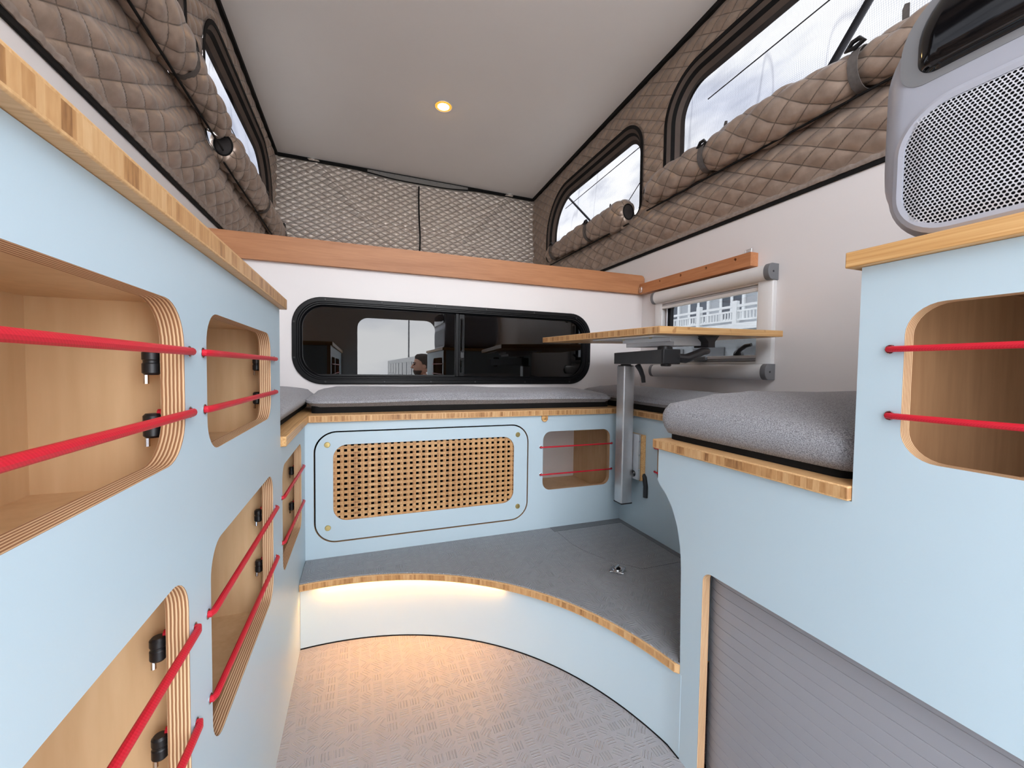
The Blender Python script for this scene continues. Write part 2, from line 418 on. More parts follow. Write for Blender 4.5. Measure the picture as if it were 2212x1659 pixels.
struct(obj('wall_cab_front', MB().prism([(XL - .02, 0.35), (XR + .02, 0.35), (XR + .02, 0.56), (XL - .02, 0.56)], 'y', YT, YT + .02), M_wall))
struct(obj('floor', MB().box(XL, XR, YB - .04, YF, ZF - .02, ZF), M_vinyl))
struct(obj('floor_cab', MB().box(XL, XR, YF + .02, YT, 0.33, 0.352), M_wall))
g = 14; vs = []; fs = []
for i in range(g + 1):
    for j in range(g + 1):
        x = XL - .03 + (XR - XL + .06) * i / g; y = YB - .06 + (YT - YB + .1) * j / g; vs.append((x, y, roofz(x, y)))
n1 = len(vs); vs += [(a, b, c + .03) for a, b, c in vs]
for i in range(g):
    for j in range(g):
        a = i * (g + 1) + j; q = (a, a + 1, a + g + 2, a + g + 1); fs += [q, tuple(n1 + k for k in q)]
struct(obj('ceiling', (vs, fs, None), M_ceil))
# black seam trims along the wall tops and the roof edge
struct(obj('trim_1', MB().box(XL, XL + .006, YB, YT, ZSL - .004, ZSL + .011), M_blackmat, bevel=0.002))
struct(obj('trim_2', MB().box(XR - .006, XR, YB, YT, ZSR - .003, ZSR + .011), M_blackmat, bevel=0.002))
def roof_trim(name, x, y0, y1, dx):
    N = 20; rings = []
    for k in range(N + 1):
        y = y0 + (y1 - y0) * k / N; z = roofz(x, y)
        rings.append([(x, y, z - .020), (x + dx, y, z - .020), (x + dx, y, z - .001), (x, y, z - .001)])
    struct(obj(name, MB().loft(rings), M_blackmat))
roof_trim('trim_3', XL, YB, YT, .016); roof_trim('trim_4', XR, YB, YT, -.016)
struct(obj('trim_5', MB().loft([[(x, YT - .012, roofz(x, YT) - .022), (x, YT, roofz(x, YT) - .022), (x, YT, roofz(x, YT) - .001), (x, YT - .012, roofz(x, YT) - .001)]
                                for x in np.linspace(XL + .016, XR - .016, 12)]), M_blackmat))

# ------------------------------------------------------------------ quilted tent
QW, QH = 0.100, 0.058                          # diamond width and height on the tent sides (finer on the front)
def puff(s, t, w=QW, h=QH, p=0.5):
    u = s / w + t / h; v = s / w - t / h
    return (np.abs(np.sin(np.pi * u)) * np.abs(np.sin(np.pi * v))) ** p
def seam_attr(me, u, v, k):
    # quilting coordinates of the fabric (whole numbers fall on the stitched lines) and how far the quilting applies
    a = me.attributes.new('quilting', 'FLOAT_VECTOR', 'POINT'); a.data.foreach_set('vector', np.stack([u, v, k], 1).astype(np.float32).ravel())
def lowfreq(s, t, k, seed):
    r = np.random.default_rng(seed); out = 0
    for i in range(7):
        a = r.uniform(0, 2 * np.pi); f = r.uniform(3, 11); out = out + np.sin(f * (s * np.cos(a) + t * np.sin(a)) + r.uniform(0, 6)) * r.uniform(.4, 1)
    return out * k / 3.0
def in_rr(u, v, u0, u1, v0, v1, r):
    r = np.array(r); inside = (u > u0) & (u < u1) & (v > v0) & (v < v1)
    for cu, cv, q, su, sv in ((u0 + r[0], v0 + r[0], r[0], -1, -1), (u1 - r[1], v0 + r[1], r[1], 1, -1), (u1 - r[2], v1 - r[2], r[2], 1, 1), (u0 + r[3], v1 - r[3], r[3], -1, 1)):
        corner = ((u - cu) * su > 0) & ((v - cv) * sv > 0); inside &= ~(corner & ((u - cu) ** 2 + (v - cv) ** 2 > q * q))
    return inside
def quilt(name, mat, plane, depth, inward, s0, s1, t0, topf, holes, amp=0.0105, step=0.0052, seed=1, extra=None, cell=(QW, QH)):
    ns_ = int((s1 - s0) / step) + 1; nt_ = int(0.86 / (step * .7)) + 1
    ss = np.linspace(s0, s1, ns_); tt = np.linspace(0, 1, nt_)
    Sg, Tg = np.meshgrid(ss, tt, indexing='ij'); top = topf(Sg); Zg = t0 + (top - t0) * Tg
    edge = np.clip(np.minimum(Zg - t0 - .012, top - Zg - .012) / .03, 0, 1)
    hgt = puff(Sg, Zg, *cell) * amp * (0.25 + 0.75 * edge) + lowfreq(Sg, Zg, .006, seed) * edge
    hem = (Zg - t0 < 0.018)
    hgt = np.where(hem, 0.004 + 0.0007 * np.sin(Sg * 410 + 2 * np.sin(Sg * 37)), hgt)
    for h in holes:
        near = in_rr(Sg, Zg, h[0] - .022, h[1] + .022, h[2] - .022, h[3] + .022, tuple(q + .022 for q in h[4]))
        hgt = np.where(near, np.minimum(hgt, .004), hgt)
    if extra is not None: hgt = hgt + extra(Sg, Zg)
    D = depth + inward * hgt
    P = {'x': (D, Sg, Zg), 'y': (Sg, D, Zg)}[plane]
    V = np.stack([p.ravel() for p in P], 1)
    idx = np.arange(ns_ * nt_).reshape(ns_, nt_)
    q = np.stack([idx[:-1, :-1], idx[1:, :-1], idx[1:, 1:], idx[:-1, 1:]], -1).reshape(-1, 4)
    uc = (Sg[:-1, :-1] + Sg[1:, 1:]).ravel() / 2; vc = (Zg[:-1, :-1] + Zg[1:, 1:]).ravel() / 2
    m = np.ones(len(q), bool)
    for h in holes: m &= ~in_rr(uc, vc, *h)
    me = bpy.data.meshes.new(name); q = q[m]
    me.from_pydata(V.tolist(), [], q.tolist()); me.materials.append(mat)
    seam_attr(me, (Sg / cell[0] + Zg / cell[1]).ravel(), (Sg / cell[0] - Zg / cell[1]).ravel(), np.where(hem, 0.0, edge).ravel())
    me.polygons.foreach_set('use_smooth', [True] * len(me.polygons))
    o = bpy.data.objects.new(name, me); C.objects.link(o); o['_b'] = (0, 0, 0)
    return struct(o)

# window openings in the tent sides: (y0, y1, z0, z1, radii)
RS = (1.70, 2.78, 0.775, 1.245, (.05, .05, .30, .15))
RB = (-0.30, 1.535, 0.79, 1.275, (.05, .05, .19, .15))
LS = (1.735, 2.90, 0.79, 1.262, (.05, .05, .26, .17))
LB = (-0.30, 1.575, 0.82, 1.275, (.05, .05, .19, .15))
def below(zs):
    # the wall fabric sags inward under the windows
    return lambda s, z: 0.034 * np.exp(-((z - (zs + .115)) / .065) ** 2) * np.clip((z - zs) / .03, 0, 1)
def grow(h, d): return (h[0] - d, h[1] + d, h[2] - d, h[3] + d, tuple(r + d for r in h[4]))
wtr = quilt('wall_tent_right', M_quilt, 'x', XR, -1, YB, YT, ZSR + .008, lambda y: roofz(XR, y) - .01, [grow(RS, -.004), grow(RB, -.004)], seed=3, extra=below(ZSR))
wtl = quilt('wall_tent_left', M_quilt, 'x', XL, 1, YB, YT, ZSL + .008, lambda y: roofz(XL, y) - .01, [grow(LS, -.004), grow(LB, -.004)], seed=5, extra=below(ZSL))
M_hemtape = plain('satin_hem_tape', S(152, 139, 130), 0.42, metal=.2, var=.18, scale=90)
for par, xw, inw, zs in ((wtr, XR, -1, ZSR), (wtl, XL, 1, ZSL)):
    R_ = []
    for k, y in enumerate(np.linspace(YB, YT - .01, 420)):
        q = .0012 * math.sin(k * 1.9) + .0010 * math.sin(k * .73); x0 = xw + inw * (.0085 + q); x1 = xw + inw * (.0125 + q)
        R_.append([(x0 - inw * .003, y, zs + .010), (x0, y, zs + .010), (x1, y, zs + .0165 + q * .6), (x1 - inw * .001, y, zs + .0235 + q), (x1 - inw * .004, y, zs + .0235 + q)])
    obj('hem_tape', MB().loft(R_), M_hemtape, par, smooth=50)
def folds(s, z):
    # two slack V-folds either side of the zip and a pocket edge low in the middle
    c = 0.41
    e = np.abs(s - c); a = np.exp(-((e - (0.62 - (1.28 - z) * 0.95)) / .035) ** 2) * .016 * np.clip((z - .9) / .06, 0, 1)
    b = np.exp(-((z - .985) / .012) ** 2) * .010 * (e < .32)
    return a + b + .022 * np.exp(-((z - .93) / .07) ** 2)
wtf = quilt('wall_tent_front', M_quiltf, 'y', YT - .004, -1, XL - .012, XR + .012, 0.555, lambda x: roofz(x, YT) - .006 - .026 * np.exp(-((x - .41) / .33) ** 4), [], seed=8, amp=.0085, extra=folds, cell=(.068, .039))
obj('edge_piping', MB().tube([(x, YT - .024, roofz(x, YT) - .026 - .024 * math.exp(-((x - .41) / .33) ** 4)) for x in np.linspace(XL + .02, XR - .02, 40)], .0042, 6), M_blackmat, wtf)
quilt('wall_tent_rear', M_quilt, 'y', YB - .03, 1, XL, XR, 0.565, lambda x: roofz(x, YB) - .01, [(-.36, 1.15, .60, 1.36, (.03, .03, .06, .06))], seed=11, step=.012)  # unseen rear wall; wide bare opening added to let sky light in

def tent_window(name, h, xw, inward, hang=()):
    """fabric window: bound edge, flat brown band, zip tape, recessed hem and the mesh screen behind"""
    y0, y1, z0, z1, rr = h
    root = struct(thing(name, '', '', (xw, (y0 + y1) / 2, z0)))
    for k in ('label', 'category'): del root[k]
    def ring(d, x):
        q = grow(h, -d); q = (q[0], q[1], h[2], q[3], tuple(max(r, .02) for r in q[4]))
        return [(x, u, v) for u, v in rrect(q[0], q[1], q[2], q[3], q[4], 12)]
    def band(pn, d0, d1, x0, x1, m):
        th = -inward * .003
        R = [ring(d0, x0), ring(d1, x1), ring(d1, x1 + th), ring(d0, x0 + th), ring(d0, x0)]
        return obj(pn, MB().loft(R, True, (False, False)), m, root)
    i = inward
    band('window_binding', -.008, .008, xw + i * .010, xw + i * .010, M_blackmat)
    band('fabric_band', .006, .026, xw + i * .006, xw - i * .004, M_bandbrown)
    band('zipper_tape', .024, .036, xw - i * .002, xw - i * .012, M_blackmat)
    band('reveal', .034, .050, xw - i * .012, xw - i * .030, M_bandbrown)
    band('screen_hem', .048, .068, xw - i * .030, xw - i * .036, M_hemdark)
    xs = xw - i * .038
    q = grow(h, -.050); N, K = 60, 24
    P = [(xs - i * (.004 * math.sin(9 * u + 3 * v) + .003 * math.sin(23 * u - 7 * v)), u, v) for u, v in
         [(q[0] + (q[1] - q[0]) * a / N, q[2] + (q[3] - q[2]) * b / K) for a in range(N + 1) for b in range(K + 1)]]
    fs = []
    rad = tuple(max(r - .0, .02) for r in q[4])
    for a in range(N):
        for b in range(K):
            p = [a * (K + 1) + b, (a + 1) * (K + 1) + b, (a + 1) * (K + 1) + b + 1, a * (K + 1) + b + 1]
            u = sum(P[k][1] for k in p) / 4; v = sum(P[k][2] for k in p) / 4
            if bool(in_rr(np.array(u), np.array(v), q[0], q[1], q[2], q[3], rad)): fs.append(p)
    obj('mesh_screen', (P, fs, None), M_screen, root)
    for (a, b) in hang:
        m = MB().tube([(xs - i * .02, *a), (xs - i * .02, *b)], .0022, 6); obj('seam_line', m, M_strap, root)
    return root
tent_window('window_3', RS, XR, -1, [((1.74, 1.155), (2.62, 1.13)), ((1.77, .985), (2.02, .83))])
tent_window('window_4', RB, XR, -1, [((1.36, 1.13), (-.2, 1.19)), ((1.36, .875), (-.2, .865))])
tent_window('window_5', LS, XL, 1, [((1.80, 1.13), (2.80, 1.10)), ((1.85, 1.08), (2.45, .86))])
tent_window('window_6', LB, XL, 1, [((1.40, 1.13), (-.2, 1.19))])

M_strutg = plain('grey_strut', S(112, 112, 118), 0.5, metal=.3)
def roof_strut(name, x, a, b, r, label):
    t = thing(name, label, 'strut', (x, a[0], a[1]))
    d = Vector((0, b[0] - a[0], b[1] - a[1])); p0 = Vector((x, *a)); p1 = p0 + d
    obj('strut_rod', MB().tube([p0, p1], r * .7, 12), M_grey, t); obj('strut_sleeve', MB().tube([p0 + d * .12, p0 + d * .98], r, 12), M_strutg, t)
    obj('end_fitting', MB().tube([p0 - d * .03, p0 + d * .05], r * 1.2, 10), M_black, t)
roof_strut('roof_strut', XR + .075, (0.935, .895), (0.56, 1.358), .0115, 'grey roof lift strut outside the large right mesh window')
roof_strut('roof_strut', XR + .075, (2.05, .72), (2.72, 1.30), .007, 'thin grey strut outside the small right mesh window')

def roll_cover(label, xw, inward, y0, y1, zc, seed, straps, loops, flare=1):
    """the quilted cover of a tent window rolled down and tied under its opening"""
    t = thing('window_cover', label, 'window cover', (xw, (y0 + y1) / 2, zc - .06))
    N = int((y1 - y0) / .006); K = 56
    ys = np.linspace(y0, y1, N + 1); an = np.linspace(np.pi, 3 * np.pi, K, endpoint=False)
    Y, A = np.meshgrid(ys, an, indexing='ij')
    r = np.random.default_rng(seed); ph = r.uniform(0, 6, 4)
    rad = .050 + .006 * np.sin(Y * 5.1 + ph[0]) + .004 * np.sin(Y * 13 + ph[1])
    for sy in straps: rad = rad - .011 * np.exp(-((Y - sy) / .028) ** 2)
    end = np.clip(np.minimum(Y - y0, y1 - Y) / .05, 0, 1); rad = rad * (.62 + .38 * np.sqrt(end))
    s = A * .05
    w = QW
    hgt = puff(Y, s, w, np.pi * .1 / 5, .5) * .0075 + .003 * np.sin(Y * 41 + 3 * A + ph[2]) * np.sin(2 * A + Y * 9)
    rad = rad + hgt
    X = xw + inward * (.036 + rad * np.cos(A) * .92); Z = zc + .012 * np.sin(Y * 3 + ph[3]) + rad * np.sin(A) * 1.18
    V = np.stack([X.ravel(), Y.ravel(), Z.ravel()], 1)
    fs = [(i * K + j, i * K + (j + 1) % K, (i + 1) * K + (j + 1) % K, (i + 1) * K + j) for i in range(N) for j in range(K)]
    fs += [tuple(range(K)), tuple(N * K + j for j in range(K))]
    hq = np.pi * .1 / 5; seam_attr(obj('rolled_quilt', (V, fs, None), M_quilt, t, smooth=60).data, (Y / w + s / hq).ravel(), (Y / w - s / hq).ravel(), np.ones(Y.size))
    obj('zipper', MB().tube([(xw + inward * .040, y0 - .01, zc - .068), (xw + inward * .040, y1 + .01, zc - .068)], .0036, 8), M_blackmat, t)
    for ye, yn in ((y0, -1), (y1, 1)):
        er = .0318
        ob = obj('end_binding', MB().tube([(xw + inward * (.036 + er * .92 * math.cos(a)), ye + yn * .001, zc + .012 * math.sin(ye * 3 + ph[3]) + er * 1.18 * math.sin(a)) for a in np.linspace(0, 2 * math.pi, 24, endpoint=False)], .0032, 8, closed=True), M_blackmat, t)
        obj('roll_end_shade', MB().loft([[(xw + inward * (.036 + er * .9 * math.cos(a)), ye + yn * q, zc + .012 * math.sin(ye * 3 + ph[3]) + er * 1.15 * math.sin(a)) for a in np.linspace(0, 2 * math.pi, 24, endpoint=False)] for q in (-.001, .001)]), M_hemdark, t)  # dark disk painting the shade of the roll's open hollow end
    for sy in straps:
        ring = []
        for a in np.linspace(0, 2 * math.pi, 28, endpoint=False):
            ring.append((sy, xw + inward * (.036 + .0445 * math.cos(a)), zc + .012 * math.sin(sy * 3 + ph[3]) + .0555 * math.sin(a), a))
        R = []
        for dy, dr in ((-.012, 0), (.012, 0), (.012, .002), (-.012, .002), (-.012, 0)):
            R.append([(x + inward * dr * math.cos(a), y + dy, z + dr * math.sin(a)) for y, x, z, a in ring])
        st = obj('strap', MB().loft(R, True, (False, False)), M_strap, t)
        cx, cz = xw + inward * .07, zc + .058
        obj('toggle', MB().tube([(cx, sy - .02, cz - .006), (cx, sy - .008, cz + .006), (cx, sy + .008, cz + .006), (cx, sy + .022, cz - .008), (cx, sy + .002, cz - .012)], .0062, 8, closed=True), M_black, st)
    for ly, lz, ht in loops:
        x = xw - inward * .005
        obj('hanging_strap', MB().prism([(ly - .007, lz), (ly + .007, lz), (ly + .009, lz + ht), (ly + .004, lz + ht + .012), (ly - .006, lz + ht + .008)], 'x', x, x + inward * .0025), M_strap, t)
    return t
roll_cover('rolled bronze quilted cover under the small right tent window', XR, -1, 1.76, 2.66, .800, 21, [2.12, 2.58], [(1.98, .84, .07), (2.5, .83, .05)])
roll_cover('long rolled bronze quilted cover under the large right tent window', XR, -1, -.25, 1.60, .815, 22, [1.255, .735], [(1.215, .855, .085), (.665, .845, .085)])
roll_cover('rolled bronze quilted cover under the small left tent window', XL, 1, 1.83, 3.00, .815, 23, [2.42, 2.92], [(2.45, .85, .05)], flare=-1)
roll_cover('long rolled bronze quilted cover under the large left tent window', XL, 1, -.25, 1.80, .855, 24, [1.44, .8], [], flare=1)

# zip of the front tent wall and the aluminium strip above it
zf = tag(obj('zipper', MB().tube([(0.40 + .004 * math.sin(9 * z), YT - .030 - .022 * math.exp(-((z - .93) / .07) ** 2), z) for z in np.linspace(.6, 1.29, 30)], .0055, 8), M_blackmat), 'black vertical zip in the silver quilted front tent wall', 'zip')
ms = thing('mounting_strip', 'pale metal strip with screws above the silver quilted tent wall', 'strip', (.40, YT - .02, 1.30))
rings = [[(x, YT - .022, roofz(x, YT) - .046), (x, YT - .018, roofz(x, YT) - .046), (x, YT - .018, roofz(x, YT) - .012), (x, YT - .022, roofz(x, YT) - .012)] for x in np.linspace(.05, .757, 8)]
obj('strip', MB().loft(rings), plain('strip_metal', S(128, 126, 124), 0.55, metal=.3), ms)
for k in range(14):
    x = .08 + k * .0497; obj('screw', MB().lathe((x, YT - .0225, roofz(x, YT) - .019), [(.0001, -.002), (.003, -.0015), (.0038, 0)], 'y', 10), M_grey, ms)

# ceiling light
lx, ly = .415, 2.213; lz = roofz(lx, ly)
cl = thing('ceiling_light', 'small round warm downlight lit in the grey ceiling', 'light', (lx, ly, lz))
obj('trim_ring', MB().lathe((lx, ly, lz), [(.046, -.0005), (.049, -.001), (.049, -.003), (.046, -.004), (.043, -.003), (.043, -.0005)], 'z', 36), M_whitepl, cl)
obj('diffuser', MB().lathe((lx, ly, lz), [(.030, -.0010), (.0425, -.0010), (.0425, -.0030), (.036, -.0045), (.030, -.0048)], 'z', 36), M_amber, cl)
obj('lens', MB().lathe((lx, ly, lz), [(.0001, -.0085), (.022, -.0078), (.0295, -.005), (.0295, -.001)], 'z', 28), M_bulb, cl)

# ------------------------------------------------------------------ cab-over rail, ledger
rail = [(XL + .001, .368), (XR - .004, .368), (XR - .004, .440)] + [(XR - .024 + .020 * math.cos(a), .438 + .020 * math.sin(a)) for a in np.linspace(.1, math.pi / 2, 7)] + [(XL + .001, .458)]
tag(obj('bed_rail', MB().prism(rail, 'y', YF - .020, YF - .001), M_beam, bevel=0.002), 'long plain beech board across the top of the front wall', 'board')
lg = thing('ledger_rail', 'short beech ledger with four screw holes on right wall', 'ledger', (XR - .018, 1.36, .366))
ld = MB().prism(rrect(1.055, 1.655, .366, .414, .002, 2), 'x', XR - .036, XR - .001, [circle(y, .405 - .004, .0055) for y in (1.119, 1.252, 1.387, 1.515)])
obj('rail', ld, M_beamy, lg, bevel=.0012)
for y in (1.119, 1.252, 1.387, 1.515):
    obj('screw', MB().lathe((XR - .020, y, .401), [(.0052, 0), (.0045, -.002), (.0001, -.001)], 'x', 12), M_brass, lg)
lt = obj('hook_latch', MB().tube([(XR - .01, 1.075, .412), (XR - .01, 1.075, .432), (XR - .01, 1.099, .432), (XR - .01, 1.099, .412)], .0016, 6), M_alu, lg)
obj('hook_plate', MB().box(XR - .012, XR - .008, 1.080, 1.094, .412, .427), M_alu, lt, base=lt['_b'])
obj('corner_catch', MB().box(XR - .042, XR - .036, 1.632, 1.652, .372, .398), M_chrome, lg, bevel=.001)

# ------------------------------------------------------------------ front tinted window
w1 = struct(thing('window_1', '', '', (.39, YF, -.07))); del w1['label']; del w1['category']
OUT = (-.232, 1.010, -.068, .256, .105)
def fring(d, y): return [(u, y, v) for u, v in rrect(OUT[0] + d, OUT[1] - d, OUT[2] + d, OUT[3] - d, OUT[4] - d * .8, 12)]
prof = [(0, 0), (.001, -.008), (.004, -.011), (.016, -.011), (.018, -.008), (.022, -.008), (.024, -.004), (.028, -.004), (.030, .000), (.034, .004), (.034, .018), (0, .0)]
obj('window_frame', MB().loft([fring(d, YF + y) for d, y in prof], True, (False, False)), M_frame, w1, smooth=25)
for x, z in [(-.12, .246), (.08, .247), (.285, .246), (.5, .247), (.72, .246), (.93, .235), (-.12, -.058), (.09, -.058), (.27, -.058), (.455, -.058), (.68, -.058), (.9, -.057), (-.223, .16), (-.223, .03), (1.001, .16), (1.001, .03)]:
    obj('screw', MB().lathe((x, YF - .0108, z), [(.0001, -.0018), (.003, -.0016), (.0042, 0)], 'y', 12), M_black, w1)
obj('mullion', MB().box(.372, .386, YF - .001, YF + .012, -.036, .224), M_frame, w1, bevel=.0015)
s2 = obj('sliding_sash', MB().prism(rrect(.388, .410, -.034, .222, .003, 3), 'y', YF + .002, YF + .014, [rrect(.393, .405, .07, .205, .003, 3), rrect(.393, .405, -.02, .035, .003, 3)]), M_frame, w1, bevel=.001)
obj('latch', MB().box(.392, .408, YF - .003, YF + .004, .040, .066), M_black, s2, base=s2['_b'], bevel=.0015)
obj('pane', MB().prism(rrect(FW[0] + .002, .376, FW[2] + .004, FW[3] - .004, (.085, .01, .01, .085), 10), 'y', YF + .010, YF + .013), M_glassdark, w1)
obj('pane', MB().prism(rrect(.384, FW[1] - .002, FW[2] + .004, FW[3] - .004, (.01, .085, .085, .01), 10), 'y', YF + .014, YF + .017), M_glassdark, w1)
obj('track', MB().box(-.16, .37, YF + .001, YF + .008, -.037, -.030), M_frame, w1)
# the dark cab of the truck stands behind the glass
tag(obj('truck_cab', MB().box(-.35, 1.15, YF + .16, YF + .20, ZF + .05, .30), M_dark, bevel=.03), 'dark truck cab back standing behind the tinted window', 'truck')

# ------------------------------------------------------------------ right side window with its blind frame
w2 = struct(thing('window_2', '', '', (XR, 1.275, .03))); del w2['label']; del w2['category']
obj('sash_frame', MB().prism(rrect(BW[0] - .0, BW[1] + .0, BW[2] + .0, BW[3] - .0, .03), 'x', XR + .006, XR + .024, [rrect(BW[0] + .012, BW[1] - .028, BW[2] + .014, BW[3] - .016, .03)]), M_frame, w2, bevel=.001)
obj('pane', MB().prism(rrect(BW[0] + .008, BW[1] - .02, BW[2] + .01, BW[3] - .012, .03), 'x', XR + .014, XR + .018), M_glasstint, w2)
obj('window_stay', MB().tube([(XR - .002, 1.046, .285), (XR - .002, 1.046, .16), (XR - .002, 1.048, .06)], .004, 8), M_alu, w2)
la = obj('window_latch', MB().lathe((XR + .004, 1.12, .062), [(.017, 0), (.017, -.014), (.012, -.018), (.0001, -.018)], 'x', 18), M_black, w2)
obj('latch_handle', MB().tube([(XR - .012, 1.12, .064), (XR - .018, 1.10, .080), (XR - .020, 1.075, .092), (XR - .018, 1.056, .095)], [.008, .008, .0075, .006], 10), M_black, la, base=la['_b'])
obj('window_stay', MB().tube([(XR - .002, 1.500, .28), (XR - .002, 1.500, .05)], .003, 8), M_alu, w2)
bl = thing('window_blind', 'pale grey roller blind frame around the small right wall window', 'blind', (XR, 1.25, -.025))
def housing(z0, z1, pn):
    """half-round cassette along Y"""
    pr = [(0, z0)] + [(-.046 + .018 * (1 - math.cos(a)) if False else -.028 - .018 * math.sin(a), (z0 + z1) / 2 - (z1 - z0) / 2 * math.cos(a)) for a in np.linspace(0.02, math.pi - .02, 14)] + [(0, z1)]
    o = obj(pn, MB().loft([[(XR + x, y, z) for x, z in pr] for y in (.998, 1.545)]), M_whitepl, bl, smooth=40)
    for ya, yb in ((.978, .9985), (1.5445, 1.562)):
        pe = [(x * 1.03, z0 + (z - z0) * 1.0 + (.001 if z > (z0 + z1) / 2 else -.001)) for x, z in pr]
        e = obj('end_cap', MB().loft([[(XR + x, y, z) for x, z in pe] for y in (ya, yb)]), M_grey, bl, smooth=40, bevel=.0015)
        obj('screw', MB().lathe((XR - .025, ya if ya < 1.2 else yb, (z0 + z1) / 2), [(.0001, -.0008 if ya < 1.2 else .0008), (.0035, -.0006 if ya < 1.2 else .0006), (.0035, 0)], 'y', 10), M_black, e, base=e['_b'])
    return o
housing(.306, .358, 'top_housing'); housing(-.026, .026, 'bottom_housing')
for ya, yb in ((.982, 1.036), (1.514, 1.556)):
    obj('side_rail', MB().prism([(XR, ya), (XR - .018, ya), (XR - .026, ya + .014), (XR - .026, yb - .004), (XR - .020, yb), (XR, yb)], 'z', .026, .307), M_whitepl, bl, bevel=.002)
for k, (z0, z1, d) in enumerate(((.300, .307, .020), (.291, .299, .015), (.278, .290, .020), (.027, .036, .020), (.038, .046, .015), (.047, .058, .020))):
    obj('blind_bar', MB().box(XR - d, XR - .004, 1.037, 1.513, z0, z1), M_whitepl if k % 3 != 1 else M_alu_mat, bl, bevel=.001)
pt = obj('pull_tab', MB().box(XR - .034, XR - .018, 1.245, 1.305, .040, .058), M_grey, bl, bevel=.004)

# ------------------------------------------------------------------ left cabinet run
XP = -0.15; TP = 0.018
lc = thing('storage_cabinet', 'tall pale blue plywood cabinet with rounded openings under bamboo counter', 'cabinet', (-.33, .24, ZF))
holeA = rrect(-.06, .455, -.086, .055, .038); holeB = rrect(.513, .841, -.093, .056, .034)
holeC = rrect(.516, .852, -.424, -.196, .036); holeD = rrect(-.06, .456, -.424, -.192, .036); holeE = rrect(.949, 1.239, -.436, -.208, .030)
cords_l = []   # (y0, y1, z, label)
eyes = [(.466, .012), (.466, -.045), (.501, .012), (.871, .012), (.504, -.046), (.871, -.049), (.505, -.262), (.873, -.268), (.508, -.356), (.874, -.364), (.469, -.255), (.469, -.350)]
panel_out = [(YB, ZF), (1.3145, ZF), (1.3145, -.1645), (.9305, -.1645), (.9305, .113), (YB, .113)]
eyE = [(.938, -.270), (1.267, -.279), (.939, -.364), (1.264, -.377)]
obj('front_panel', MB().prism(panel_out, 'x', XP - TP, XP, [holeA, holeB, holeC, holeD, holeE] + [circle(y, z, .0052, 10) for y, z in eyes + eyE], 2, 1, 1, 0), [M_blue, M_plyx, M_birch], lc)
def carcass(parent, x0, x1, y0, y1, z0, z1, m, side=True):
    obj('divider', MB().box(x0, x1, y1, y1 + .012, z0 - .012, z1 + .012), m, parent)
    obj('back_panel', MB().box(x0 - .006, x0, y0, y1 + .012, z0 - .012, z1 + .012), m, parent)
    obj('shelf', MB().box(x0, x1, y0, y1, z0 - .012, z0), m, parent)
    obj('shelf', MB().box(x0, x1, y0, y1, z1, z1 + .012), m, parent)
xi = XP - TP
carcass(lc, -.275, xi, YB + .02, .486, -.118, .058, M_birch)
carcass(lc, -.300, xi, .498, .895, -.124, .066, M_birch)
carcass(lc, -.420, xi, YB + .02, .486, -.468, -.170, M_birch)
carcass(lc, -.420, xi, .498, .885, -.468, -.170, M_birch)
obj('end_panel', MB().box(XL, xi, .9125, .9305, -.1435, .113), M_blue, lc)
tag(obj('countertop', MB().box(XL + .002, -.139, YB, .948, .1135, .134), M_bamY, bevel=.0012, base=(-.33, .24, .1135)), 'long bamboo counter edge along the tall left cabinet', 'countertop')

def cord(p0, p1, label, side, group=None, lock=True, r=.0036, bow=0.0):
    """elastic cord drawn across an opening; its ends dive through eyelets in the panel"""
    p0 = Vector(p0); p1 = Vector(p1); n = {'-x': Vector((-1, 0, 0)), '+x': Vector((1, 0, 0)), '-y': Vector((0, -1, 0))}[side]   # out of the panel
    t = thing('bungee_cord', label, 'cord', tuple(p0), group or 'red cords across cabinet openings')
    d = (p1 - p0); pts = []
    pts.append(p0 - n * .024); pts.append(p0 - n * .004); pts.append(p0 + n * .0028)
    for k in np.linspace(.012, .988, 16): pts.append(p0 + d * k + n * .0042 + Vector((0, 0, -bow * 4 * k * (1 - k))))
    pts += [p1 + n * .0028, p1 - n * .004, p1 - n * .024]
    obj('elastic', MB().tube(pts, r, 10), M_red, t)
    for p in (p0, p1):
        R = Vector((0, 0, 1)); U = n.cross(R)
        obj('eyelet', MB().tube([p + n * .0004 + (R * math.cos(a) + U * math.sin(a)) * .0050 for a in np.linspace(0, 2 * math.pi, 16, endpoint=False)], .0005, 6, closed=True), M_chrome, t)
    if lock:
        q = p1 - n * .027 - (d.normalized()) * .004
        k = obj('cord_lock', MB().lathe((q.x, q.y, q.z - .022), [(.005, 0), (.0068, .002), (.0068, .010), (.006, .011), (.006, .013), (.0068, .014), (.0068, .020), (.005, .022)], 'z', 16), M_black, t)
        obj('lock_spring', MB().cyl((q.x - n.x * .004, q.y, q.z - .030), (q.x - n.x * .004, q.y, q.z - .022), .0022, 8), M_chrome, k, base=k['_b'])
    return t
cord((XP, -.075, .012), (XP, .466, .012), 'upper red cord across the largest opening of the tall cabinet', '+x')
cord((XP, -.075, -.044), (XP, .466, -.045), 'lower red cord across the largest opening of the tall cabinet', '+x')
cord((XP, .501, .012), (XP, .871, .012), 'upper red cord across the small top opening beside the counter end', '+x')
cord((XP, .504, -.046), (XP, .871, -.049), 'lower red cord across the small top opening beside the counter end', '+x')
cord((XP, .505, -.262), (XP, .873, -.268), 'upper red cord across the low middle opening of the tall cabinet', '+x')
cord((XP, .508, -.356), (XP, .874, -.364), 'lower red cord across the low middle opening of the tall cabinet', '+x')
cord((XP, -.075, -.255), (XP, .469, -.255), 'upper red cord across the low nearest opening of the tall cabinet', '+x')
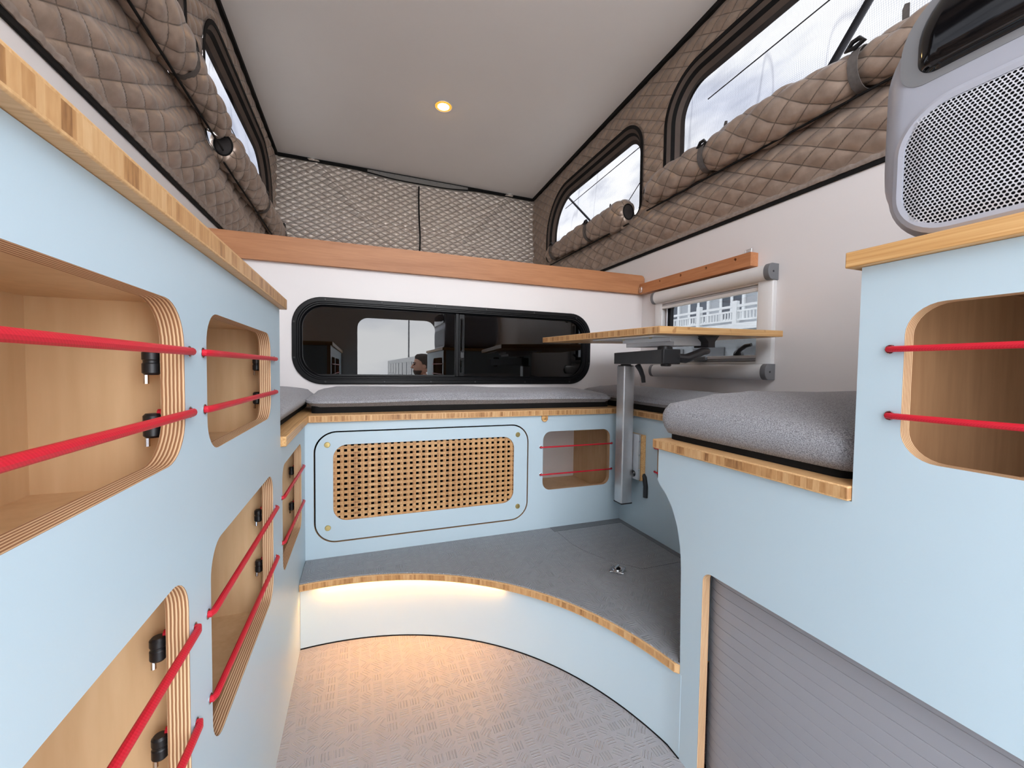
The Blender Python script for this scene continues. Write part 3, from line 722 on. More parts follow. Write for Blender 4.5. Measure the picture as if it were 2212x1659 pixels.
cord((XP, -.075, -.350), (XP, .469, -.350), 'lower red cord across the low nearest opening of the tall cabinet', '+x')

# ------------------------------------------------------------------ U-shaped bench
ZB = -.1645                                    # underside of the seat boards
carcass(lc, -.42, xi, .935, 1.285, -.50, -.185, M_birch)
cord((XP, .938, -.270), (XP, 1.267, -.279), 'upper red cord across the bench opening beside the tall cabinet', '+x')
cord((XP, .939, -.364), (XP, 1.264, -.377), 'lower red cord across the bench opening beside the tall cabinet', '+x')

YP = 1.315; XC = .935; ZP = -.570
fb = thing('bench_base', 'pale blue front bench with woven bamboo grille door', 'bench', (.39, 1.5, ZP))
door_o = rrect(-.126, .552, -.526, -.193, .062, 12); door_i = rrect(-.0225 - .1, .5485, -.5225, -.1965, .0585, 12)
gap = rrect(-.127, .553, -.527, -.192, .063, 12)
eyF = [(.600, -.277), (.894, -.277), (.601, -.375), (.895, -.374)]
hF = rrect(.609, .886, -.432, -.222, .030)
obj('front_panel', MB().prism([(XP - .001, ZP - .02), (XC, ZP - .02), (XC, ZB), (XP - .001, ZB)], 'y', YP, YP + TP, [gap, hF] + [circle(x, z, .004, 10) for x, z in eyF], 0, 1, 1, 2), [M_blue, M_plyy, M_birch], fb)
dr = obj('access_door', MB().prism(rrect(-.1225, .5485, -.5225, -.1965, .0585, 12), 'y', YP - .0005, YP + .009, [rrect(-.0745, .4985, -.4625, -.2335, .040, 12)], 0, 0, 1, 0), [M_blue, M_plyy], fb, bevel=.0006)
for x, z in ((-.0905, -.232), (.5125, -.228), (-.0895, -.481), (.515, -.479)):
    obj('brass_stud', MB().lathe((x, YP - .0005, z), [(.0001, -.0028), (.0072, -.0026), (.0082, -.0016), (.0086, 0)], 'y', 20), M_brass, dr, base=dr['_b'])
def span(v, lo, hi, r, c0, c1):
    d = max(lo + r - v, v - (hi - r), 0); k = r - math.sqrt(max(r * r - d * d, 0)) if d < r else r
    return c0 + k, c1 - k
DI = (-.0745, .4985, -.4625, -.2335, .040)
pz = .0168; px = .01965
for k in range(14):                            # horizontal slats, on the front
    z = -.2435 - k * pz; a, b = span(z, DI[2], DI[3], DI[4], DI[0] - .004, DI[1] + .004)
    obj('slat', MB().box(a, b, YP + .0030, YP + .0068, z - pz * .25, z + pz * .25), M_bamLx if False else M_bamX, dr, base=(0, 0, z), smooth=0).location = (0, 0, z)
for k in range(30):                            # upright slats, behind
    x = -.0695 + k * px * .985; a, b = span(x, DI[0], DI[1], DI[4], DI[2] - .004, DI[3] + .004)
    obj('slat', MB().box(x - px * .26, x + px * .26, YP + .0070, YP + .0110, a, b), M_bamX, dr, base=(x, 0, 0), smooth=0).location = (x, 0, 0)
for o in bpy.data.objects:
    if o.parent == dr and o.name.startswith('slat'): o.location = o.location - Vector(dr['_b']) + Vector((0, 0, 0))
obj('compartment_shade', MB().box(-.14, .575, YP + .12, YP + .125, -.56, -.18), M_dark, fb)  # near-black sheet standing in for the shade inside the closed bench
obj('divider', MB().box(.566, .578, YP + TP, YF, -.55, ZB), M_birch, fb)
obj('divider', MB().box(.935, .947, YP + TP, YF, -.55, ZB), M_birch, fb)
obj('shelf', MB().box(.578, .935, YP + TP, YF, -.505, -.495), M_birch, fb)
obj('finger_tab', MB().prism([(.600, -.1650), (.6235, -.1650), (.6235, -.174)] + [(.6118 + .0117 * math.cos(a), -.1745 + .0117 * math.sin(a)) for a in np.linspace(0, -math.pi, 10)] + [(.600, -.174)], 'y', YP - .007, YP), M_bamLx, fb, bevel=.001)
obj('tab_screw', MB().lathe((.6118, YP - .007, -.1755), [(.0001, -.001), (.0032, -.0006), (.0036, 0)], 'y', 12), M_brass, fb)
cord((.600, YP, -.277), (.894, YP, -.277), 'upper red cord across the opening right of the bamboo grille', '-y', lock=False, r=.0026)
cord((.601, YP, -.375), (.895, YP, -.374), 'lower red cord across the opening right of the bamboo grille', '-y', lock=False, r=.0026)

rb = thing('bench_base', 'shaded pale blue bench side behind the table post', 'bench', (1.1, 1.0, ZP))
eyR = [(1.1205, -.261), (1.119, -.342)]
hR = rrect(.78, 1.108, -.372, -.225, .028)
obj('front_panel', MB().prism([(.55, ZP - .02), (YP, ZP - .02), (YP, ZB), (.55, ZB)], 'x', XC, XC + TP, [hR] + [circle(y, z, .004, 10) for y, z in eyR], 0, 1, 1, 2), [M_blue, M_plyx, M_birch], rb)
obj('back_panel', MB().box(1.2, 1.206, .7, 1.2, -.5, -.18), M_birch2, rb); obj('divider', MB().box(XC + TP, 1.2, 1.115, 1.127, -.5, -.18), M_birch2, rb)
obj('shelf', MB().box(XC + TP, 1.2, .7, 1.115, -.50, -.49), M_birch2, rb)
cord((XC, .765, -.261), (XC, 1.1205, -.261), 'upper short red cord end behind the corner cushion panel', '-x', lock=False, r=.003)
cord((XC, .765, -.342), (XC, 1.119, -.342), 'lower short red cord end behind the corner cushion panel', '-x', lock=False, r=.003)

# seat boards
tag(obj('seat_board', MB().box(XL + .002, -.1395, .932, YF - .002, ZB + .0005, -.1435), M_bamLx if False else M_bamL, base=(-.33, 1.3, ZB), bevel=.0015), 'bamboo seat board with open end beside the tall cabinet', 'board')
tag(obj('seat_board', MB().box(-.139, XC - .0125, 1.3045, YF - .002, ZB + .0005, -.1435), M_bamX, base=(.39, 1.5, ZB), bevel=.001), 'long bamboo seat board above the grille door', 'board')
tag(obj('seat_board', MB().box(XC - .012, XR - .002, .703, YF - .002, ZB + .0005, -.1435), M_bamY, base=(1.1, 1.2, ZB), bevel=.001), 'bamboo seat board beneath the side window', 'board')

# ------------------------------------------------------------------ cushions
def cushion(label, x0, x1, y0, y1, z0, z1, r=.045, crown=.014, seed=0, lump=.004, base_in=.014, puffy=.011):
    t = thing('seat_cushion', label, 'cushion', ((x0 + x1) / 2, (y0 + y1) / 2, z0 - .024))
    H = z1 - z0; prof = [(.030, 0), (.012, .004), (.003, .016), (-.0 - puffy * .3, H * .42), (-puffy * .2, H * .62), (.004, H - .016), (.014, H - .005), (.032, H), (.07, H + crown * .55), (.115, H + crown * .9)]
    N = 160; rings = []
    def sample(d):
        L = rrect(x0 + d, x1 - d, y0 + d, y1 - d, max(r - d, .006), 6); P = []
        seg = [math.dist(L[i], L[(i + 1) % len(L)]) for i in range(len(L))]; tot = sum(seg); acc = [0]
        for q in seg: acc.append(acc[-1] + q)
        j = 0
        for k in range(N):
            s = tot * k / N
            while acc[j + 1] < s: j += 1
            f = (s - acc[j]) / max(seg[j], 1e-9); a = L[j]; b = L[(j + 1) % len(L)]
            P.append((a[0] + (b[0] - a[0]) * f, a[1] + (b[1] - a[1]) * f))
        return P
    for d, h in prof:
        ring = []
        for k, (x, y) in enumerate(sample(d)):
            wv = lump * (math.sin(5.1 * x + 7.3 * y + seed) + .6 * math.sin(13 * x - 9 * y + 2 * seed)) * min(1, h / H)
            ring.append((x, y, z0 + h + wv))
        rings.append(ring)
    m = MB().loft(rings, True, (True, False))
    last = rings[-1]; c = [sum(p[i] for p in last) / N for i in range(3)]; b = len(m.v) - N
    m.v.append((c[0], c[1], c[2] + crown * .05)); ci = len(m.v) - 1
    for k in range(N): m.f.append([b + k, b + (k + 1) % N, ci]); m.mi.append(0)
    obj('cover', m, M_fab, t, smooth=50)
    b = base_in
    obj('mesh_base', MB().prism(rrect(x0 + b, x1 - b, y0 + b, y1 - b, .02, 4), 'z', -.1434, z0 + .006), M_blackmat, t)
    return t
cushion('grey woven cushion on the seat beside the tall cabinet', -.500, -.158, .945, 1.662, -.130, -.075, seed=1, base_in=.02)
cushion('long grey woven cushion below the dark front window', -.153, .930, 1.352, 1.664, -.128, -.086, seed=2.2, lump=.005)
cushion('grey woven cushion under the side window blind', .938, 1.288, .740, 1.660, -.127, -.086, seed=4, lump=.005)
cushion('nearest grey woven cushion against the right cabinet tower', .600, 1.285, .338, .712, -.136, -.068, r=.022, seed=5.5, lump=.004, crown=.028, base_in=.014, puffy=.004)
obj_ledge = tag(obj('seat_board', MB().box(.5785, XR - .002, .3325, .702, -.1625, -.1435), M_bamY, base=(.94, .52, -.1625), bevel=.0015), 'short bamboo seat board under the nearest cushion', 'board')

# ------------------------------------------------------------------ right cabinet (one cut panel from tower to bench end)
XQ = 0.585
rc = thing('kitchen_cabinet', 'pale blue right cabinet with tower opening and grey tambour door', 'cabinet', (.95, .1, ZF))
cv = []
for y, z in [(.690, -.228), (.687, -.234), (.674, -.244), (.661, -.256), (.648, -.272), (.6395, -.288), (.632, -.305), (.6265, -.324), (.622, -.345), (.6195, -.365), (.618, -.39)]: cv.append((y, z))
pout = [(YB, ZF)] + [(.609, ZF)] + cv[::-1] + [(.690, -.163), (.3315, -.163), (.3315, .131), (YB, .131)]
hT = rrect(-.12, .2855, -.099, .0785, .034); hDoor = rrect(-.20, .5645, -.7590, -.3625, (.003, .003, .020, .020))
eyT = [(.2985, .0285), (.2965, -.0495)]
obj('front_panel', MB().prism(pout, 'x', XQ, XQ + TP, [hT, hDoor] + [circle(y, z, .0056, 12) for y, z in eyT], 0, 1, 1, 2), [M_blue, M_plyx, M_birch2], rc)
xo = XQ + TP
obj('divider', MB().box(xo, 1.05, .300, .3135, -.16, .125), M_birch2, rc); obj('back_panel', MB().box(1.05, 1.056, -.3, .3135, -.16, .125), M_birch2, rc)
obj('shelf', MB().box(xo, 1.05, -.3, .300, -.162, -.150), M_birch2, rc); obj('shelf', MB().box(xo, 1.05, -.3, .300, .112, .124), M_birch2, rc)
obj('end_panel', MB().box(xo, XR, .3137, .3315, -.163, .131), M_blue, rc)
obj('bench_front', MB().prism([(xo, ZP), (XC, ZP), (XC, -.163), (xo, -.163)], 'y', .600, .618), M_blue, rc)
slz = .0196
for k in range(20):
    z1 = -.362 - k * slz; zc = z1 - slz / 2
    sl = [(XQ + .0205, -.210), (XQ + .0205, .535), (XQ + .0225, .552), (XQ + .030, .572), (XQ + .034, .572), (XQ + .034, -.210)]
    obj('tambour_slat', MB().prism([(p[0], p[1]) for p in sl], 'z', zc - slz / 2 + .0002, zc + slz / 2 - .0002), M_tamb, rc, bevel=.0005, seg=1)
obj('tambour_track', MB().box(XQ + .018, XQ + .036, -.2, .585, ZF + .002, -.7535), M_black, rc)
obj('tambour_seal', MB().prism([(.560, -.752), (.574, -.752), (.574, -.362), (.560, -.362)], 'x', XQ + .0345, XQ + .037), M_black, rc)
cord((XQ, .2985, .0285), (XQ, -.14, .0295), 'upper red cord across the right tower opening', '-x', lock=False)
cord((XQ, .2965, -.0495), (XQ, -.14, -.0475), 'lower red cord across the right tower opening', '-x', lock=False)
tag(obj('countertop', MB().box(.574, XR - .002, YB, .3445, .1315, .1512), M_bamL, base=(.93, 0, .1315), bevel=.0012), 'short bamboo countertop on the right cabinet tower', 'countertop')

# ------------------------------------------------------------------ portable air conditioner on the counter
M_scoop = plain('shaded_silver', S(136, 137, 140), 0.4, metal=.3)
ac = thing('air_conditioner', 'silver portable air conditioner with perforated grille on the bamboo counter', 'appliance', (.80, .09, .1525))
AY0, AY1, AZ0, AZ1 = -.17, .345, .158, .437
def acring(x, d): return [(x, u, v) for u, v in rrect(AY0 + d, AY1 - d, AZ0 + d, AZ1 - d, (.075, .075, .080, .080), 12)]
obj('body', MB().loft([acring(1.02, .03), acring(1.0, .006), acring(.98, 0), acring(.656, 0), acring(.652, .002), acring(.649, .0035), acring(.630, .009), acring(.614, .017), acring(.6035, .028), acring(.600, .040)]), M_silver, ac, smooth=35)
# grille: a sheet pressed with round holes, built cell by cell
GR = (-.13, .302, .1645, .299, (.035, .045, .045, .035)); pit = .0040
grm = MB(); rad = pit * .365
ny = int((GR[1] - GR[0]) / pit) + 3; nz = int((GR[3] - GR[2]) / (pit * .866)) + 3
for j in range(nz):
    for i in range(ny):
        y = GR[1] + .0015 - (i + .5 * (j % 2)) * pit; z = GR[2] - .001 + j * pit * .866
        if y < .12 and False: continue
        if not bool(in_rr(np.array(y), np.array(z), GR[0] - .0022, GR[1] + .0022, GR[2] - .0022, GR[3] + .0022, GR[4])): continue
        hx = [(y + pit * .578 * math.cos(math.pi / 6 + a * math.pi / 3), z + pit * .578 * math.sin(math.pi / 6 + a * math.pi / 3)) for a in range(6)]
        oc = [(y + rad * math.cos(math.pi / 6 + a * math.pi / 6), z + rad * math.sin(math.pi / 6 + a * math.pi / 6)) for a in range(12)]
        b = len(grm.v)
        def xg(u, v):
            e = min(u - GR[0], GR[1] - u, v - GR[2], GR[3] - v); return .5985 - .0035 * min(1, max(e, 0) / .02)
        for u, v in hx + oc: grm.v.append((xg(u, v), u, v))
        for a in range(6):
            grm.f += [[b + a, b + 6 + 2 * a, b + 6 + 2 * a + 1], [b + a, b + 6 + 2 * a + 1, b + (a + 1) % 6], [b + (a + 1) % 6, b + 6 + 2 * a + 1, b + 6 + (2 * a + 2) % 12]]
            grm.mi += [0, 0, 0]
M_grille = plain('lilac_grey_metal', S(206, 207, 214), 0.4, metal=.2)
stuff(obj('grille', grm, M_grille, ac, smooth=0))
obj('grille_hole_shade', MB().prism(rrect(GR[0], GR[1], GR[2], GR[3], GR[4], 10), 'x', .5992, .6015), M_dark, ac)  # near-black plate: shade behind the grille holes is put into its colour
def gring(d, x): return [(x, u, v) for u, v in rrect(GR[0] - .001 - d, GR[1] + .001 + d, GR[2] - .001 - d, GR[3] + .001 + d, tuple(max(q + d, .01) for q in GR[4]), 10)]
obj('grille_surround', MB().loft([gring(-.0022, .5972), gring(.003, .5966), gring(.008, .5990), gring(.0082, .6030), gring(-.0022, .6030), gring(-.0022, .5972)], True, (False, False)), M_silver, ac)
obj('carry_handle', MB().loft([[(x, u, v) for u, v in rrect(AY0 + .03 + d, .298 - d, .334 + d * .4, .432 - d, (.012, .018, max(.060 - d, .01), .012), 10)] for x, d in ((.76, .02), (.74, .004), (.70, 0), (.612, 0), (.600, .004), (.594, .012), (.592, .022))]), M_gloss, ac, smooth=50)
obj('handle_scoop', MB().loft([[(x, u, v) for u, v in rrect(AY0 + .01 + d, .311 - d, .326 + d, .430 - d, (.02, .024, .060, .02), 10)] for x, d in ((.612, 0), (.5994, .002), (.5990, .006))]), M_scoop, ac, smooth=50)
for y, x in ((.27, .66), (-.12, .66), (.27, .95), (-.12, .95)):
    obj('rubber_foot', MB().lathe((x, y, .1515), [(.012, 0), (.013, .002), (.013, .010), (.010, .012)], 'z', 16), M_black, ac)

# ------------------------------------------------------------------ raised platform
pf = thing('raised_platform', 'curved raised step with grey vinyl deck and bamboo edge', 'platform', (.3, 1.1, ZF))
cR, rR = (-.0907, .5121), .6874; cE, rE = (-.0829, .5086), .6695
def arc(c, r, xa, xb, n=48):
    a0 = math.acos((xa - c[0]) / r); a1 = math.acos(min(1, (xb - c[0]) / r)); return [(c[0] + r * math.cos(a), c[1] + r * math.sin(a)) for a in np.linspace(a0, a1, n)]
ra = arc(cR, rR, XP + .0005, XQ - .0005); ea = [p for p in arc(cE, rE, XP + .0005, XQ - .0005, 90) if p[1] > .6125] + [(XQ - .0005, .6125)]
t_ = .015
rin = [(cR[0] + (p[0] - cR[0]) * (rR + t_) / rR, cR[1] + (p[1] - cR[1]) * (rR + t_) / rR) for p in ra]
rin = [(max(XP + .0005, min(XQ + .0095, x)), y) for x, y in rin]
ra = ra + [(XQ - .0005, .6095)]; rin = rin + [(XQ - .0005 + .010, .6095)]
obj('riser', MB().prism(ra + rin[::-1], 'z', ZF + .0015, -.5915), M_blue, pf)
obj('riser_base', MB().tube([(x, y, ZF + .0015) for x, y in ra], .0018, 6), M_dark, pf)
deck = ea + [(XQ - .0005, .6195), (XQ + TP + .001, .6195), (XC - .0005, .6185), (XC - .0005, YP - .0005), (XP + .0005, YP - .0005)]
M_bamA = bamboo('bamboo_edge_arc', 'x', .0062, arc=(cE[0] - .3, cE[1] - 1.1, rE))
obj('deck_board', MB().prism(deck, 'z', -.5915, -.5730), M_bamA, pf, bevel=.0015)
inn = [(cE[0] + (p[0] - cE[0]) * (rE + .0035) / rE, cE[1] + (p[1] - cE[1]) * (rE + .0035) / rE) for p in ea]
inn = [(max(XP + .001, min(XQ - .0005, x)), y) for x, y in inn]
vin = inn + [(XQ - .0004, .6200), (XQ + TP + .001, .6200), (XC - .001, .6195), (XC - .001, YP - .001), (XP + .001, YP - .001)]
obj('deck_vinyl', MB().prism(vin, 'z', -.5730, ZP), M_vinyl2, pf)
obj('hatch', MB().prism([(.648, 1.268), (.648, 1.17), (.66, 1.11), (.70, 1.02), (.76, .95), (.908, .95), (.908, 1.268)], 'z', ZP, ZP + .0012), M_vinyl2, pf)
obj('deck_border', MB().prism([(.64, 1.275), (XC - .002, 1.275), (XC - .002, YP - .002), (.64, YP - .002)], 'z', ZP, ZP + .0008), M_vinylflat, pf)
obj('deck_border', MB().prism([(.914, .64), (XC - .002, .64), (XC - .002, 1.274), (.914, 1.274)], 'z', ZP, ZP + .0008), M_vinylflat, pf)
la_ = obj('ring_latch', MB().obox((.686, .967, ZP + .0030), (.0145, .012, 0), (-.012, .0145, 0), (0, 0, .0014)), M_chrome, pf, bevel=.001)
obj('latch_ring', MB().tube([(.686 + .0115 * math.cos(a), .967 + .0115 * math.sin(a), ZP + .0055) for a in np.linspace(0, 2 * math.pi, 24, endpoint=False)], .0018, 8, closed=True), M_chrome, la_, base=la_['_b'])
obj('latch_boss', MB().lathe((.686, .967, ZP + .004), [(.008, 0), (.008, .003), (.005, .006), (.0001, .0065)], 'z', 18), M_dark, la_, base=la_['_b'])
obj('latch_tongue', MB().obox((.684, .966, ZP + .012), (.009, .003, .002), (-.001, .003, 0), (0, 0, .0018)), M_chrome, la_, base=la_['_b'], bevel=.0008)
for dx, dy in ((.024, .002), (-.024, -.002), (-.0, .024), (.002, -.024)):
    obj('latch_screw', MB().lathe((.686 + dx, .967 + dy, ZP + .0030), [(.004, 0), (.0036, .0015), (.0001, .0022)], 'z', 10), M_chrome, la_, base=la_['_b'])
# warm LED strip under the lip of the step
led = [p for p in arc(cE, rE + .0105, -.105, .36, 30)]
lout = [(cE[0] + (p[0] - cE[0]) * (rE + .0155) / (rE + .0105), cE[1] + (p[1] - cE[1]) * (rE + .0155) / (rE + .0105)) for p in led]
obj('led_strip', MB().prism(led + lout[::-1], 'z', -.5922, -.5918), M_led, pf)

# ------------------------------------------------------------------ swivel table
M_platealu = plain('bounce_lit_aluminium', S(226, 227, 229), 0.5, metal=.15)  # aluminium whitened: light bounced onto the table's underside is in the colour
st = thing('swivel_table', 'small bamboo table on an aluminium swivel post fixed to bench', 'table', (.89, 1.22, -.47))
obj('wall_block', MB().box(.9165, XC - .0003, 1.168, 1.262, -.386, -.226), M_bamL, st, bevel=.001)
obj('wall_bracket', MB().box(.9065, .9163, 1.172, 1.255, -.383, -.224), M_alu, st, bevel=.0008)
for z in (-.245, -.295, -.345): obj('bracket_screw', MB().lathe((.910, 1.1715, z), [(.0001, -.002), (.0035, -.0015), (.0035, 0)], 'y', 10), M_chrome, st)
obj('post', MB().prism(rrect(.861, .906, 1.200, 1.245, .005, 4), 'z', -.470, .014), M_alu, st, smooth=50)
obj('post_foot', MB().box(.8605, .9065, 1.1995, 1.2455, -.474, -.469), M_black, st, bevel=.001)
obj('post_collar', MB().lathe((.8835, 1.2225, .0135), [(.027, 0), (.027, .003), (.018, .004), (.018, .0075)], 'z', 24), M_black, st)
lv = obj('clamp_lever', MB().cyl((.9065, 1.1985, -.365), (.938, 1.178, -.358), .012, 14), M_black, st)
obj('lever_handle', MB().tube([(.925, 1.183, -.358), (.934, 1.168, -.375), (.933, 1.160, -.405), (.930, 1.158, -.442)], [.010, .010, .009, .008], 12), M_black, lv, base=lv['_b'])
# arm: dark box section from the post top towards the near corner of the table
A0 = Vector((.8745, 1.243, .041)); A1 = Vector((.796, .905, .0385)); ad = (A1 - A0).normalized(); aw = Vector((ad.y, -ad.x, 0)).normalized()
hw, hh = .024, .0195
mid = (A0 + A1) / 2; az = Vector((0, 0, 1)) * hh
obj('swivel_arm', MB().obox(mid, ad * ((A1 - A0).length / 2), aw * hw, az), M_darkalu, st, bevel=.0015)
obj('arm_cap', MB().obox(A1 + ad * .006, ad * .006, aw * (hw + .001), az * 1.04), M_black, st, bevel=.002)
for q, s_ in ((A0 + ad * .012, .0042), (A1 - ad * .022, .0055)):
    for sg in (-1,):
        p = q - aw * hw * 1.0
        obj('arm_bolt', MB().cyl(p, p - aw * .003, s_, 14), M_chrome, st)
obj('pivot_knob', MB().lathe((A1.x - ad.x * .02, A1.y - ad.y * .02, A1.z - hh - .007), [(.012, 0), (.014, .002), (.014, .007)], 'z', 18), M_black, st)
obj('arm_lever', MB().tube([(.900, 1.180, .020), (.908, 1.172, .000), (.915, 1.168, -.022), (.918, 1.168, -.042)], [.010, .0085, .0075, .007], 12), M_black, st)
obj('pivot', MB().lathe((A1.x - ad.x * .03, A1.y - ad.y * .03, A1.z + hh - .001), [(.019, 0), (.019, .010), (.016, .012)], 'z', 20), M_black, st)
# tabletop in its own slightly tilted frame
TR = Matrix.Translation((.7276, .8666, .0959)) @ (Matrix.Rotation(.1126, 4, 'Z') @ Matrix.Rotation(-.0297, 4, 'Y') @ Matrix.Rotation(.0089, 4, 'X'))
def local_obj(name, mb, mats, parent, **k):
    o = obj(name, mb, mats, parent, keep=True, **k); o.matrix_basis = Matrix.Translation(-Vector(parent['_b'])) @ TR; return o
M_bamT = bamboo('bamboo_table', 'y', .0046, grain='x')
tt_ = local_obj('tabletop', MB().box(0, .5357, 0, .5851, 0, .020), M_bamT, st, bevel=.0012)
local_obj('front_edge', MB().box(.001, .5347, -.0006, .0004, .0012, .0188), M_bamLx, st)
local_obj('table_channel', MB().prism([(.10, -.005), (.10, -.016), (.115, -.016), (.115, -.028), (.245, -.028), (.245, -.016), (.262, -.016), (.262, -.005)], 'y', .055, .250), M_platealu, st, bevel=.0008)
local_obj('table_plate', MB().box(.03, .30, .05, .315, -.005, -.0003), M_platealu, st, bevel=.001)
for x, y in ((.05, .08), (.16, .08), (.28, .08), (.05, .30), (.28, .30), (.05, .19), (.28, .19), (.35, .12)):
    local_obj('plate_screw', MB().lathe((x, y, -.006), [(.0045, 0), (.004, -.002), (.0001, -.003)], 'z', 12), M_brass, st)
local_obj('pivot_bracket', MB().prism([(.205, 0), (.275, 0), (.256, -.018), (.256, -.034), (.226, -.034), (.226, -.018)], 'y', .03, .08), M_black, st, bevel=.001)
obj('pivot_lever', MB().tube([(.81, .90, .036), (.85, .905, .034), (.885, .91, .044), (.92, .915, .056), (.945, .92, .058)], [.012, .013, .012, .011, .009], 12), M_black, st)

# ------------------------------------------------------------------ outside
struct(obj('ground', MB().box(-60, 60, -70, 60, -1.56, -1.50), M_asphalt))
hs = thing('house', 'pale grey house facade behind the white balcony', 'building', (15, 10, -1.5))
M_house = plain('house_siding', S(168, 172, 176), 0.7, var=.04)
M_hglass = plain('house_glass', S(70, 78, 88), 0.15, var=.2, scale=1)
obj('wall', MB().box(14.2, 15.5, 4, 24, -1.5, 6.0), M_house, hs)
for k in range(9):
    y = 5.0 + 1.75 * k
    wf = obj('window_frame', MB().prism(rrect(y, y + 1.2, 2.05, 3.9, .02, 2), 'x', 14.12, 14.2, [rrect(y + .12, y + .54, 2.15, 3.8, .01, 2), rrect(y + .66, y + 1.08, 2.15, 3.8, .01, 2)]), M_white, hs)
    obj('pane', MB().box(14.16, 14.19, y + .06, y + 1.14, 2.1, 3.85), M_hglass, wf, base=wf['_b'])
for k in range(6):
    y = 6 + 2.3 * k; obj('garage_door', MB().box(14.12, 14.2, y, y + 1.7, -1.5, 1.0), M_grey, hs)
bc = thing('balcony', 'white balcony with balustrade seen through the small right window', 'balcony', (12.4, 10, 1.4))
obj('slab', MB().box(11.9, 14.15, 5, 16, 1.42, 1.63), M_white, bc)
obj('top_rail', MB().box(11.96, 12.04, 5, 16, 2.18, 2.26), M_white, bc); obj('mid_rail', MB().box(11.97, 12.03, 5, 16, 2.02, 2.08), M_white, bc); obj('bottom_rail', MB().box(11.97, 12.03, 5, 16, 1.72, 1.78), M_white, bc)
pm = None
for k in range(7):
    y = 5.72 + 1.6 * k; obj('balcony_post', MB().box(11.92, 12.08, y - .08, y + .08, 1.63, 2.40), M_white, bc, bevel=.01)
bm_ = obj('baluster', MB().box(-.02, .02, -.02, .02, 1.78 - 1.4, 2.02 - 1.4), M_white, bc, keep=True); bm_.location = (-.4, -5.0, 0)
for k in range(1, 88):
    o = bm_.copy(); C.objects.link(o); o.location = (-.4, -5.0 + k * .124, 0)

# parked motorhome, utility pole and a man behind the camper (mirrored in the dark glass)
mh = thing('motorhome', 'white parked motorhome mirrored in the dark front window', 'vehicle', (2.7, -15, -1.5))
obj('body', MB().prism([(-8.4, -1.15), (-8.4, -.30), (-8.7, -.22), (-9.2, .28), (-9.4, .34), (-22, .36), (-22, -1.15)], 'x', 1.55, 3.9), M_white, mh, bevel=.05)
for k in range(7): obj('side_window', MB().box(1.535, 1.56, -11.1 - 1.55 * k, -9.9 - 1.55 * k, -.30, .18), M_hglass, mh, bevel=.01)
obj('windscreen', MB().prism([(-8.74, -.18), (-9.18, .24), (-9.21, .24), (-8.77, -.18)], 'x', 1.7, 3.75), M_hglass, mh)
obj('waist_stripe', MB().box(1.538, 1.56, -21.9, -8.5, -.55, -.45), M_grey, mh)
for y in (-10.4, -19.6):
    for x in (1.6, 3.65): obj('wheel', MB().lathe((x, y, -1.17), [(.2, 0), (.32, .0), (.34, .03), (.34, .19), (.32, .22), (.2, .22)], 'x', 24), M_black, mh)
up = thing('utility_pole', 'tall grey utility pole far behind mirrored in dark glass', 'pole', (3.2, -26, -1.5))
obj('pole', MB().cyl((3.2, -26, -1.5), (3.2, -26, 4.5), .05, 10), M_grey, up); obj('crossarm', MB().box(1.6, 4.8, -26.06, -25.94, 3.9, 4.05), M_grey, up)

M_skin = plain('skin', S(196, 150, 128), 0.55, var=.05, scale=30); M_hair = plain('dark_hair', S(62, 50, 42), 0.7, var=.25, scale=90, bumpy=.6, bscale=240)
M_shirt = plain('grey_shirt', S(92, 96, 104), 0.85, var=.08, scale=20); M_trou = plain('dark_trousers', S(52, 56, 66), 0.85, var=.1, scale=20)
def skinmesh(name, pts, edges, radii, mat, parent, sub=2, root=0):
    me = bpy.data.meshes.new(name); b = Vector(parent['_b']); me.from_pydata([tuple(Vector(p) - b) for p in pts], edges, []); me.materials.append(mat)
    o = bpy.data.objects.new(name, me); C.objects.link(o); o.parent = parent; o['_b'] = tuple(b)
    o.modifiers.new('skin', 'SKIN'); ss = o.modifiers.new('sub', 'SUBSURF'); ss.levels = sub; ss.render_levels = sub
    if not me.skin_vertices: 
        bm = bmesh.new(); bm.from_mesh(me); bm.verts.layers.skin.verify(); bm.to_mesh(me); bm.free()
    for i, v in enumerate(me.skin_vertices[0].data): v.radius = radii[i] if isinstance(radii[i], tuple) else (radii[i], radii[i]); v.use_root = (i == root)
    return o
px_, py_, pz_ = .74, -1.72, -1.50
pe = thing('person', 'bearded man with short dark hair mirrored in the dark window', 'person', (px_, py_, pz_))
def W(x, y, z): return (px_ + x, py_ + y, pz_ + z * .945)      # he looks along -x
H = [W(0, 0, .92), W(0, 0, 1.10), W(0, 0, 1.28), W(0, 0, 1.40), W(-.01, 0, 1.47), W(-.02, 0, 1.53),
     W(0, .10, .90), W(-.01, .105, .50), W(.02, .11, .09), W(-.16, .12, .03), W(0, -.10, .90), W(.01, -.105, .50), W(.04, -.11, .09), W(-.14, -.12, .03),
     W(0, .19, 1.40), W(.03, .24, 1.12), W(-.06, .25, .88), W(-.09, .25, .80), W(0, -.19, 1.40), W(.03, -.24, 1.12), W(-.06, -.25, .88), W(-.09, -.25, .80)]
ED = [(0, 1), (1, 2), (2, 3), (3, 4), (4, 5), (0, 6), (6, 7), (7, 8), (8, 9), (0, 10), (10, 11), (11, 12), (12, 13), (3, 14), (14, 15), (15, 16), (16, 17), (3, 18), (18, 19), (19, 20), (20, 21)]
RD = [(.12, .16), (.115, .14), (.12, .165), (.10, .15), .055, .05, .085, .06, .042, .03, .085, .06, .042, .03, .058, .045, .03, .035, .058, .045, .03, .035]
skinmesh('body', H, ED, RD, M_skin, pe)
